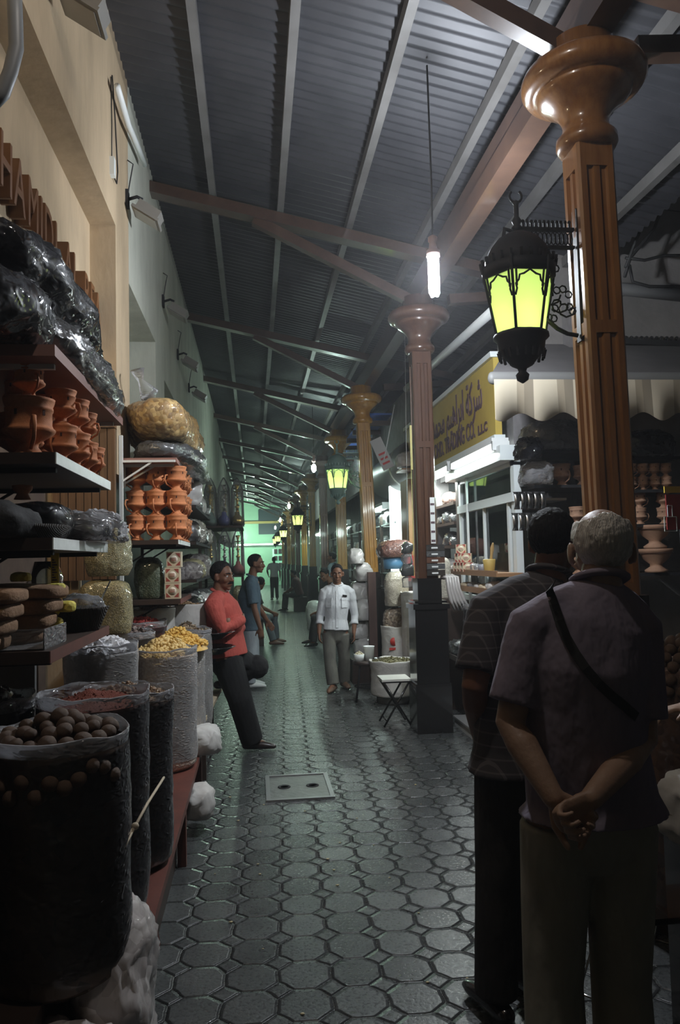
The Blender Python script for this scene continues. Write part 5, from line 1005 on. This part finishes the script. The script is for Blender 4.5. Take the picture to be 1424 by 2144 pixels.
def headmesh(mb, H, R, s, neck, nk=.054, plain=False):
    def e(c, r, sub=3): mb.ico(H + R @ (V(c) * s), tuple(x * s for x in r), sub, R=R)
    def tb(pts, r): mb.loft([H + R @ (V(p) * s) for p in pts], [x * s for x in r], n=10)
    e((0, -.015, .035), (.073, .095, .085)); e((0, .018, -.005), (.064, .07, .08)); e((0, .026, -.062), (.05, .058, .046)); e((0, .066, -.094), (.022, .018, .017))
    tb([(0, .08, .025), (0, .096, -.002), (0, .108, -.026)], (.009, .009, .0125)); e((.012, .096, -.03), (.009, .01, .008), 2); e((-.012, .096, -.03), (.009, .01, .008), 2)
    tb([(-.048, .062, .024), (-.025, .081, .03), (0, .083, .026), (.025, .081, .03), (.048, .062, .024)], (.009, .01, .009, .01, .009))
    for x in (-1, 1):
        e((x * .04, .055, -.022), (.022, .024, .026)); e((x * .084, -.008, .0), (.009, .019, .032)); e((x * .078, .006, -.022), (.008, .009, .012), 2)
    tb([(-.024, .08, -.056), (0, .092, -.053), (.024, .08, -.056)], (.005, .0075, .005)); tb([(-.02, .078, -.066), (0, .089, -.066), (.02, .078, -.066)], (.005, .0085, .005))
    mb.loft([H + R @ (V((0, -.022, -.035)) * s), H.lerp(neck, .62) + R @ V((0, -.012, 0)), neck, neck + V((0, 0, -.06))], [nk * s, nk * s, nk * s * 1.12, nk * 1.7 * s], n=18)
def hairmesh(H, R, s, style):
    mb = MB(); vs, fs = ICO[5]; out = []
    for v in vs:
        v = V(v); p = V((v.x * .081, v.y * .104 - .016, v.z * .093 + .038)); q = p.normalized()
        fh = .055 if style != 'bald' else .06                    # front hairline
        low = -.055 if v.y < .1 else (-.055 + (v.y - .1) * .28)
        keep = p.z > low and not (p.y > .062 and p.z < fh + .0)
        if v.y > .25 and p.z < .02: keep = False
        if style == 'bald' and p.z > .088 and -.085 < p.y: keep = False
        if abs(p.x) > .05 and -.03 < p.y < .035 and p.z < .036: keep = False
        d = noise.noise(v * 7) * .004 + noise.noise(v * 25) * .0022 + (.006 if style == 'thick' else 0) * max(0, v.z)
        p = p + q * d if keep else p * .86 + V((0, 0, .004))
        out.append(H + R @ (p * s))
    mb.add(out, fs); return mb
def rotface(face, tilt=0):
    f = V(face).normalized(); r = f.cross(V((0, 0, 1))).normalized(); u = r.cross(f)
    return Matrix((r, f, u)).transposed() @ Matrix.Rotation(tilt, 3, 'X')
def person(label, J, skin, shirt, pants, shoes, hair=('short', HAIRB), s=1.0, vox=.008, sleeve='short', hem=None, rt=(.16, .11), belly=1.0, moustache=False, name='person', hands=True, shoe_h=.07, collar=True, legk=1.0, armk=1.0, flare=1.0):
    base = V((J['pelvis'].x, J['pelvis'].y, 0)); J = {k: (v if k in ('cL', 'cR') else V(v) if k in ('face', 'hdL', 'hdR', 'hnL', 'hnR') else v - base) for k, v in J.items()}
    t = T(name, label, 'person', tuple(base), 0); R = rotface(J['face']); side = (J['sR'] - J['sL']).normalized()
    H = J['head']; mb = MB(); headmesh(mb, H, R, s, J['neck'])
    rx, ry = rt; pel, ch = J['pelvis'], J['chest']; wa = J.get('waist', pel.lerp(ch, .45)); hs = (J['hR'] - J['hL']).normalized() if (J['hR'] - J['hL']).length > .02 else side
    tor = [pel + V((0, 0, -.06)), pel, wa, ch, J['neck'].lerp(ch, .45), J['neck'].lerp(ch, .12)]
    rad = [(rx * .88, ry * .9), (rx * .98, ry * .98), (rx * .88 * belly, ry * .95 * belly), (rx * 1.0, ry * 1.08), (rx * .93, ry * .85), (.062, .06)]
    mb.loft(tor, [(a * .93, b * .93) for a, b in rad], side=side, n=26)
    for L in 'LR':
        S_, E_, W_ = J['s' + L], J['e' + L], J['w' + L]; K = s * armk
        mb.loft([S_.lerp(J['neck'], .5) + V((0, 0, -.03)), S_.lerp(E_, .06), S_.lerp(E_, .35), E_, E_.lerp(W_, .3), W_], [.055 * K, .055 * K, .047 * K, .038 * K, .04 * K, .026 * K], n=16)
        if hands:
            d = J.get('hd' + L, W_ - E_); n_ = J.get('hn' + L, -side if L == 'R' else side)
            hand(mb, W_, d, n_, 1 if L == 'L' else -1, s, curl=J.get('c' + L, (.35, .4, .3)))
        hp, kn, an, to = J['h' + L], J['k' + L], J['a' + L], J['t' + L]; K = s * legk
        mb.loft([hp, hp.lerp(kn, .4), kn, kn.lerp(an, .35), an], [.08 * K, .066 * K, .045 * K, .046 * K, .032 * K], n=16); mb.loft([an, an.lerp(to, .5), to], [.034, .03, .022], n=10)
    remesh(mb.build('body', skin, t), vox, 3)
    # shirt
    hz = hem if hem is not None else pel.z - .02; mb = MB(); lo = pel.copy(); lo.z = hz; g = .018
    up = J['neck'] + V((0, 0, .012)); T2 = [lo] + tor[1:5] + [up]
    if lo.z > pel.z - .03: T2 = [lo] + tor[2:5] + [up]; R2 = [(rx * .98 + g, ry + g)] + rad[2:5] + [(.058, .056)]
    else: R2 = [(rx * 1.02 + g, ry * 1.04 + g)] + rad[1:5] + [(.058, .056)]
    mb.loft(T2, [(a + (g if i < len(R2) - 1 else .012), b + (g if i < len(R2) - 1 else .012)) for i, (a, b) in enumerate(R2)], side=side, n=30, ends=False)
    for L in 'LR':
        S_, E_, W_ = J['s' + L], J['e' + L], J['w' + L]; K = s * armk
        mb.loft([J['neck'] + V((0, 0, -.01)), S_.lerp(J['neck'], .5) + V((0, 0, .002)), S_ + V((0, 0, .0)), S_.lerp(E_, .25)], [.055, .064 * K, .07 * K, .068 * K], n=16); mb.loft([S_.lerp(J['neck'], .3), S_.lerp(ch, .45)], [.07, .075], n=16)
        if sleeve == 'short': mb.loft([S_, S_.lerp(E_, .4), S_.lerp(E_, .8)], [.066 * K, .066 * K, .068 * K], n=18, ends=False)
        elif sleeve == 'rolled': mb.loft([S_, S_.lerp(E_, .5), E_, E_.lerp(W_, .35), E_.lerp(W_, .38), E_.lerp(W_, .52)], [.064 * K, .058 * K, .052 * K, .048 * K, .054 * K, .053 * K], n=18, ends=False)
        else: mb.loft([S_, S_.lerp(E_, .5), E_, E_.lerp(W_, .5), E_.lerp(W_, .9)], [.065 * K, .06 * K, .055 * K, .05 * K, .044 * K], n=18, ends=True)
    sh = remesh(mb.build('shirt', shirt, t), max(vox, .007), 5)
    # trousers
    mb = MB(); mb.loft([wa.lerp(pel, .55), pel, pel + V((0, 0, -.09))], [(rx * .93 + .008, ry + .008), (rx * 1.0 + .012, ry * 1.02 + .012), (rx * .9 + .01, ry * .95)], side=hs, n=26)
    for L in 'LR':
        hp, kn, an = J['h' + L], J['k' + L], J['a' + L]; K = s * legk
        mb.loft([hp, hp.lerp(kn, .4), kn, kn.lerp(an, .5), an.lerp(kn, .02)], [.096 * K, .09 * K, .078 * K, .07 * K * flare, .068 * K * flare], n=18, ends=False); mb.ico(kn, .078 * K, 2)
    remesh(mb.build('trousers', pants, t), max(vox, .008), 5)
    for L in 'LR':
        an, to = J['a' + L], J['t' + L]; d = (to - an); d.z = 0; d.normalize(); z = an.z - shoe_h; sd = d.cross(V((0, 0, 1))); mb = MB(); q = V((an.x, an.y, z))
        mb.loft([q - d * .055 + V((0, 0, .035)), q + V((0, 0, .04)), q + d * .08 + V((0, 0, .036)), q + d * .14 + V((0, 0, .03)), q + d * .185 + V((0, 0, .022))], [(.034, .034), (.038, .04), (.042, .036), (.042, .028), (.03, .018)], side=sd, n=16)
        mb.build('shoe', shoes, t)
    hairmesh(H, R, s, hair[0]).build('hair', hair[1], t)
    for x in (-1, 1):
        mb = MB(); mb.ico(H + R @ (V((x * .03, .068, .008)) * s), .0125 * s, 3); mb.build('eye', EYEW, t)
        mb = MB(); mb.ico(H + R @ (V((x * .03, .078, .007)) * s), (.0055 * s, .003 * s, .0055 * s), 2, R=R); mb.build('pupil', EYED, t)
        mb = MB(); mb.loft([H + R @ (V(p) * s) for p in ((x * .012, .093, .03), (x * .03, .089, .036), (x * .05, .07, .03))], [.0035, .0045, .0025], n=8); mb.build('eyebrow', hair[1], t)
    if moustache: mb = MB(); mb.loft([H + R @ (V(p) * s) for p in ((-.03, .083, -.05), (-.012, .098, -.043), (0, .1, -.041), (.012, .098, -.043), (.03, .083, -.05))], [.004, .007, .0065, .007, .004], n=8); mb.build('moustache', hair[1], t)
    if collar:
        mb = MB(); ring = []; nb = J['neck']; ff = R @ V((0, 1, 0)); ff.z = 0; ff.normalize(); rr_ = ff.cross(V((0, 0, 1)))
        for k in range(25):
            a = .35 + (2 * PI - .7) * k / 24; ring.append(nb + ff * math.cos(a) * .06 * s + rr_ * math.sin(a) * .06 * s + V((0, 0, .026 - .022 * math.cos(a))))
        mb.loft(ring, [(.011, .022)] * 25, n=10, side=(0, 0, 1)); mb.build('collar', shirt, sh)
    return t, sh, base
def snap_ribbon(target, pts, w, th, m, name, parent, base, off=.004, cam=V((0, 0, 1.6))):
    """a strap laid on a garment: drops each point onto its evaluated surface"""
    from mathutils.bvhtree import BVHTree
    dg = bpy.context.evaluated_depsgraph_get(); ev = target.evaluated_get(dg); me = ev.to_mesh(); bv = BVHTree.FromPolygons([v.co.copy() for v in me.vertices], [tuple(p.vertices) for p in me.polygons]); ev.to_mesh_clear()
    ho = cam - base; P = []
    for p in pts:
        d = (p - base - ho).normalized(); h = bv.ray_cast(ho, d)
        P.append(((h[0] + h[1] * off) if h[0] else p - base, h[1] if h[0] else V((0, -1, 0))))
    mb = MB(); vs = []
    for i, (p, n_) in enumerate(P):
        tg = (P[min(i + 1, len(P) - 1)][0] - P[max(i - 1, 0)][0]).normalized(); sd = tg.cross(n_).normalized()
        vs += [p + sd * w / 2, p - sd * w / 2, p + sd * w / 2 + n_ * th, p - sd * w / 2 + n_ * th]
    for i in range(len(P) - 1):
        q = 4 * i
        for a, b_ in ((0, 1), (1, 3), (3, 2), (2, 0)): mb.f.append((q + a, q + b_, q + 4 + b_, q + 4 + a)); mb.fm.append(0); mb.sm.append(False)
    mb.v = vs; return mb.build(name, m, parent)
def stand(x, y, ang, h=1.72, **k):
    """joints of a plain standing figure facing angle ang (0 = down the lane)"""
    f = V((math.sin(ang), math.cos(ang), 0)); r = V((f.y, -f.x, 0)); B = V((x, y, 0)); q = h / 1.72
    def P(a, b_, z): return B + r * a * q + f * b_ * q + V((0, 0, z * q))
    J = dict(face=f, head=P(0, .02, 1.60), neck=P(0, -.01, 1.45), chest=P(0, 0, 1.26), pelvis=P(0, 0, .94), sL=P(-.175, 0, 1.40), sR=P(.175, 0, 1.40), eL=P(-.23, -.03, 1.12), eR=P(.23, -.03, 1.12),
             wL=P(-.24, .03, .87), wR=P(.24, .03, .87), hL=P(-.085, 0, .9), hR=P(.085, 0, .9), kL=P(-.09, .01, .48), kR=P(.09, .01, .48), aL=P(-.1, -.02, .08), aR=P(.1, -.02, .08), tL=P(-.12, .13, .03), tR=P(.12, .13, .03))
    J.update(k); return J
# ---------------- grey-haired man, back to the camera
Y = 2.0
OJ = dict(face=V((.22, 1, -.05)), head=aty(1259, 1158, 2.02), neck=aty(1256, 1232, 2.0), chest=aty(1222, 1400, 2.0), waist=aty(1225, 1560, 2.0), pelvis=aty(1240, 1672, 2.0),
          sL=aty(1112, 1318, 2.0), sR=aty(1332, 1320, 2.0), eL=aty(1068, 1515, 1.97), eR=aty(1345, 1552, 1.96), wL=aty(1160, 1672, 1.83), wR=aty(1238, 1672, 1.79),
          hL=aty(1165, 1720, 2.0), hR=aty(1300, 1720, 2.0), kL=aty(1158, 2060, 2.02), kR=aty(1300, 2060, 2.02))
for L, k_ in (('L', 'kL'), ('R', 'kR')):
    q = OJ[k_]; OJ['a' + L] = V((q.x, q.y - .02, .08)); OJ['t' + L] = V((q.x + .02, q.y + .14, .03))
OJ.update(hdL=V((.75, -.1, -.6)), hnL=V((0, -1, -.2)), hdR=V((-.8, -.05, -.45)), hnR=V((0, -1, -.25)), cL=(.9, 1.0, .7), cR=(1.0, 1.1, .8))
POLO = cloth('mauve_polo', (.24, .205, .26), (.2, .17, .22), 7, .6); KHAKI = cloth('grey_khaki', (.33, .32, .27), (.27, .26, .22), 6, .5)
old, osh, ob = person('grey-haired man seen from behind, dark mauve polo shirt and pale trousers, hands clasped behind him, strap across his back', OJ, SKIN_L, POLO, KHAKI, BLACK, hair=('bald', HAIRG), s=1.0, vox=.0045, sleeve='short', hem=(OJ['pelvis'].z - .035), rt=(.163, .115), belly=1.04, legk=1.0, armk=1.02, flare=1.15)
pts = [aty(x, y, 1.88) for x, y in ((1158, 1222), (1152, 1240), (1160, 1268), (1172, 1300), (1186, 1335), (1204, 1368), (1226, 1400), (1252, 1430), (1278, 1455), (1306, 1478), (1330, 1500))]
snap_ribbon(osh, pts, .024, .003, mat('strap_webbing', (.012, .011, .01), .8), 'shoulder_strap', old, ob)
old['label'] = 'grey-haired man from behind, mauve polo, pale trousers, hands clasped behind, strap across back'
# ---------------- dark-haired man in plaid
Y = 2.62
PJ = dict(face=V((.75, .75, -.1)), head=aty(1160, 1140, 2.62), neck=aty(1150, 1212, 2.62), chest=aty(1090, 1370, 2.66), waist=aty(1085, 1480, 2.66), pelvis=aty(1085, 1560, 2.66),
          sL=aty(1022, 1285, 2.62), sR=aty(1220, 1290, 2.85), eL=aty(993, 1440, 2.55), eR=aty(1240, 1450, 2.9), wL=aty(1003, 1535, 2.76), wR=aty(1200, 1500, 3.0),
          hL=aty(1050, 1600, 2.66), hR=aty(1130, 1600, 2.72), kL=aty(1042, 1850, 2.66), kR=aty(1120, 1850, 2.75))
for L in 'LR':
    q = PJ['k' + L]; PJ['a' + L] = V((q.x - .02, q.y, .08)); PJ['t' + L] = V((q.x - .05, q.y + .12, .03))
PJ.update(hdL=V((.1, .8, -.3)), hnL=V((1, 0, 0)), cL=(.9, .8, .6), cR=(.5, .5, .4))
PLAID = plaid('plaid_shirt', (.055, .05, .055), (.09, .08, .085), (.17, .155, .155), 24); DKP = cloth('dark_trousers', (.045, .042, .042), (.03, .028, .028), 7, .6)
pm, psh, pb = person('dark-haired man in a grey plaid short-sleeved shirt, beyond the grey-haired man, holding a black phone', PJ, SKIN_D, PLAID, DKP, BLACK, vox=.006, hem=PJ['pelvis'].z - .08, rt=(.16, .12), belly=1.05, armk=1.15, flare=1.1)
q = PJ['wL'] + V((.015, .07, .0)); o = MB().box((0, 0, 0), (.015, .07, .12), Matrix.Rotation(.2, 3, 'X')).build('phone', BLACK, loc=tuple(q)); tag(o, 'black phone held low by the man in plaid', 'phone')
# ---------------- person cut by the right edge
RJ = stand(1.86, 2.75, -1.45, 1.72); RJ.update(eL=V((1.72, 2.5, 1.1)), wL=aty(1440, 1480, 2.45), hdL=V((-1, -.05, -.12)), hnL=V((0, -.2, -1)), cL=(.25, .3, .3))
person('person at the right edge in dark clothes, only a reaching hand in view', RJ, SKIN_L, DKP, DKP, BLACK, vox=.006, sleeve='rolled')
# ---------------- man in red shirt
Y = 6.6
RD = dict(face=V((.9, -.62, -.05)), head=aty(466, 1208, 6.55), neck=aty(460, 1244, 6.55), chest=aty(466, 1292, 6.58), waist=aty(470, 1330, 6.6), pelvis=aty(474, 1364, 6.6),
          sR=aty(447, 1268, 6.38), sL=aty(472, 1266, 6.74), eR=aty(466, 1318, 6.3), eL=aty(500, 1315, 6.78), wR=aty(507, 1297, 6.5), wL=aty(482, 1300, 6.42),
          hR=aty(474, 1378, 6.52), hL=aty(480, 1376, 6.7), kR=aty(502, 1462, 6.5), kL=aty(538, 1396, 6.66), aR=aty(528, 1546, 6.62), aL=aty(468, 1424, 6.75), tR=aty(570, 1556, 6.6), tL=aty(500, 1436, 6.8))
RD['aR'].z = .08; RD['tR'].z = .03
RD.update(hdR=V((.1, .9, .1)), hnR=V((-.9, 0, 0)), hdL=V((-.2, -.9, -.1)), hnL=V((-.8, .3, 0)), cL=(.6, .6, .4), cR=(.6, .6, .4))
REDS = cloth('coral_shirt', (.52, .10, .075), (.42, .075, .06), 9, .6); BLKT = cloth('black_trousers', (.012, .012, .013), (.02, .02, .02), 7, .3)
person('man in coral red shirt leaning by the sacks, arms folded, one leg bent', RD, SKIN_D, REDS, BLKT, mat('dark_shoe', (.025, .016, .014), .35, coat=.5), hair=('thick', HAIRB), vox=.007, sleeve='long', hem=RD['pelvis'].z - .03, rt=(.165, .145), belly=1.04, moustache=True, armk=1.12, flare=1.05, legk=1.35)
# ---------------- man in white shirt
Wx = lambda x, y, Y: aty(x, y, Y)
WJ = dict(face=V((-.08, -1, -.12)), head=Wx(706, 1202, 9.4), neck=Wx(706, 1227, 9.42), chest=Wx(705, 1268, 9.42), pelvis=Wx(703, 1318, 9.42), sR=Wx(679, 1241, 9.42), sL=Wx(734, 1241, 9.42), eR=Wx(670, 1288, 9.44), eL=Wx(743, 1288, 9.44), wR=Wx(668, 1325, 9.36), wL=Wx(741, 1325, 9.36),
          hR=Wx(689, 1326, 9.42), hL=Wx(717, 1326, 9.42), kR=Wx(691, 1382, 9.35), kL=Wx(721, 1378, 9.45), aR=Wx(698, 1432, 9.3), aL=Wx(720, 1426, 9.55), tR=Wx(688, 1446, 9.12), tL=Wx(728, 1438, 9.4))
for L in 'LR': WJ['a' + L].z = .08; WJ['t' + L].z = .03
WJ.update(hdR=V((0, -.2, -1)), hdL=V((0, -.2, -1)), hnR=V((1, 0, 0)), hnL=V((-1, 0, 0)))
WSH = cloth('white_shirt', (.68, .69, .72), (.6, .61, .65), 10, .35); GRYP = cloth('grey_green_trousers', (.17, .165, .14), (.11, .105, .095), 5, .5)
wt, wsh, wb = person('young man in a white two-pocket shirt walking with hands at his sides', WJ, SKIN_D, WSH, GRYP, mat('brown_shoe', (.12, .07, .045), .6), hair=('thick', HAIRB), vox=.007, sleeve='rolled', hem=WJ['pelvis'].z - .0, rt=(.135, .1), s=.93, flare=1.2)
INKG = mat('seam_grey', (.3, .3, .33), .8)
for x in (690, 722): snap_ribbon(wsh, [aty(x - 1, y, 9.3) for y in (1254, 1260, 1266, 1272)], .085, .004, WSH, 'pocket', wsh, wb)
for x in (690, 722): snap_ribbon(wsh, [aty(x - 1, y, 9.3) for y in (1252, 1254, 1257)], .095, .007, WSH, 'pocket_flap', wsh, wb)
snap_ribbon(wsh, [aty(706, y, 9.3) for y in range(1236, 1322, 6)], .03, .003, WSH, 'placket', wsh, wb)
snap_ribbon(wsh, [aty(721, 1246, 9.3), aty(721, 1249.5, 9.3)], .06, .01, BLACK, 'name_badge', wsh, wb)
# ---------------- man in blue shirt
BJ = dict(face=V((.95, -.25, -.05)), head=aty(537, 1181, 9.8), neck=aty(528, 1210, 9.8), chest=aty(522, 1250, 9.8), pelvis=aty(524, 1310, 9.8), sR=aty(524, 1222, 9.62), sL=aty(520, 1222, 9.98), eR=aty(533, 1275, 9.58), eL=aty(540, 1270, 10.0), wR=aty(545, 1316, 9.55), wL=aty(560, 1300, 10.05),
          hR=aty(525, 1320, 9.72), hL=aty(526, 1320, 9.88), kR=aty(528, 1385, 9.7), kL=aty(531, 1380, 9.9), aR=aty(524, 1435, 9.75), aL=aty(522, 1432, 9.95), tR=aty(545, 1440, 9.75), tL=aty(545, 1436, 9.95))
for L in 'LR': BJ['a' + L].z = .08; BJ['t' + L].z = .03
BJ.update(hdR=V((.1, 0, -1)), hnR=V((0, 1, 0)))
person('man in a blue-grey short-sleeved shirt and pale jeans, standing behind the man in red', BJ, SKIN_D, cloth('blue_shirt', (.085, .13, .17), (.07, .105, .14), 9, .4), cloth('pale_jeans', (.42, .46, .5), (.34, .38, .42), 6, .4), WHITE, vox=.008, hem=BJ['pelvis'].z - .05, rt=(.145, .12))
# ---------------- farther people
person('distant man in a white T-shirt and black trousers seen from behind, middle of the lane', stand(.78, 31, -.1, 1.74, eL=V((.5, 31.05, 1.2)), wL=V((.55, 31.3, 1.0))), SKIN_D, WSH, BLKT, BLACK, vox=.016, hands=True, rt=(.15, .11), collar=False)
def sit(x, y, ang, **k):
    f = V((math.sin(ang), math.cos(ang), 0)); r = V((f.y, -f.x, 0)); B = V((x, y, 0))
    def P(a, b_, z): return B + r * a + f * b_ + V((0, 0, z))
    J = dict(face=f, head=P(0, .16, 1.16), neck=P(0, .08, 1.02), chest=P(0, .05, .84), pelvis=P(0, -.03, .52), sL=P(-.17, .06, .97), sR=P(.17, .06, .97), eL=P(-.2, .16, .72), eR=P(.2, .16, .72), wL=P(-.12, .38, .6), wR=P(.12, .38, .6),
             hL=P(-.09, 0, .5), hR=P(.09, 0, .5), kL=P(-.12, .42, .5), kR=P(.12, .42, .5), aL=P(-.14, .45, .08), aR=P(.14, .48, .08), tL=P(-.16, .6, .03), tR=P(.16, .63, .03)); J.update(k); return J
person('man seated on the left beyond the man in blue, grey trousers, brown shoe stretched out', sit(-.05, 14.8, 1.5, kR=V((.2, 14.65, .52)), aR=V((.33, 14.6, .08)), tR=V((.5, 14.6, .03)), face=V((.3, 1, -.3))), SKIN_D, DKP, cloth('grey_trousers', (.15, .17, .19)), mat('brown_leather', (.12, .06, .04), .5), vox=.012)
person('man in a black T-shirt sitting hunched on the right, behind the man in white', sit(1.5, 14.3, -1.4, head=V((1.28, 14.1, 1.3)), neck=V((1.4, 14.15, 1.15)), kL=V((1.08, 14.1, .52)), aL=V((1.05, 14.1, .08)), tL=V((.95, 14.05, .03)), face=V((-.6, -.6, -.4))), SKIN_D, BLKT, DKP, BLACK, vox=.012)
person('dark red clad person sitting by a table far down on the right', sit(1.35, 24, -1.2), SKIN_D, cloth('dark_red_top', (.1, .04, .04)), DKP, BLACK, vox=.016, collar=False)
person('person in a pale blue shirt standing in the stall behind the man in white', stand(1.75, 17.2, -1.2, 1.75), SKIN_D, cloth('pale_blue', (.25, .33, .37)), DKP, BLACK, vox=.014)
for x, y, z, lab in ((-.05, 14.75, .46, 'low box the seated man on the left is sitting on'), (1.52, 14.3, .46, 'low box under the hunched man in black'), (1.4, 24, .46, 'low box under the person in dark red')):
    o = MB().b2((-.2, -.2, 0), (.2, .2, z - .02)).build('seat_box', DARKW, loc=(x, y, 0)); tag(o, lab, 'box')
t = T('wok_pan', 'upper dark metal pan on the ledge next to the man in red', 'pan', (-.36, 6.2, .98)); mb = MB(); mb.lathe([(0, 0), (.1, .01), (.19, .06), (.2, .065), (.19, .07), (.09, .02), (0, .01)], n=28); mb.build('dish', BLACK, t)
t = T('wok_pan', 'lower dark metal pan beside the black trousers', 'pan', (-.36, 6.22, .86)); mb = MB(); mb.lathe([(0, 0), (.1, .01), (.19, .06), (.2, .065), (.19, .07), (.09, .02), (0, .01)], n=28); mb.build('dish', BLACK, t)
t = T('pan_stand', 'dark ledge holding the two pans, behind the man in red', 'stand', (-.6, 6.3, 0)); mb = MB(); mb.b2((-.1, -.12, .82), (.24, .5, .86)); mb.b2((-.1, .3, 0), (.1, .5, .82)); mb.build('ledge', DARKW, t)
t = T('wooden_bench', 'pale wooden bench end by the leg of the man in red', 'bench', (-.42, 5.75, 0)); mb = MB(); mb.bar((0, 0, .42), (.1, 1.2, .5), .06, .03); mb.build('seat_plank', CARD, t)
for y in (.05, 1.1): mb = MB(); mb.b2((.0, y, 0), (.04, y + .05, .42)); mb.build('leg', DARKW, t)
# ================================================================ HAZE
mb = MB(); mb.b2((-2.4, -3, .01), (6.9, 56, 5.6)); o = mb.build('haze', None); o.data.materials.clear()
m = bpy.data.materials.new('glow_haze'); m.use_nodes = True; nt = m.node_tree; nt.nodes.clear(); v = nt.nodes.new('ShaderNodeVolumeScatter'); v.inputs['Density'].default_value = .0042; v.inputs['Anisotropy'].default_value = .5  # scatter volume added for glow round the bulbs and a veil in the distance
v.inputs['Color'].default_value = (.95, .95, 1, 1); mo = nt.nodes.new('ShaderNodeOutputMaterial'); nt.links.new(v.outputs[0], mo.inputs['Volume']); o.data.materials.append(m)
tag(o, 'thin haze added for bulb glow and distance in the covered lane', 'haze', kind='stuff')

lt = MB(); r9 = random.Random(11)
for _ in range(26):
    x, y = r9.uniform(-.25, 1.1), r9.uniform(2.6, 5.4); q = r9.uniform(.005, .011); lt.ico((x, y, q * .4), (q, q * .7, q * .4), 1)
o = lt.build('litter', mat('pale_crumbs', (.6, .5, .3), .8)); tag(o, 'pale crumbs scattered on the paving in the foreground', 'crumbs', kind='stuff')
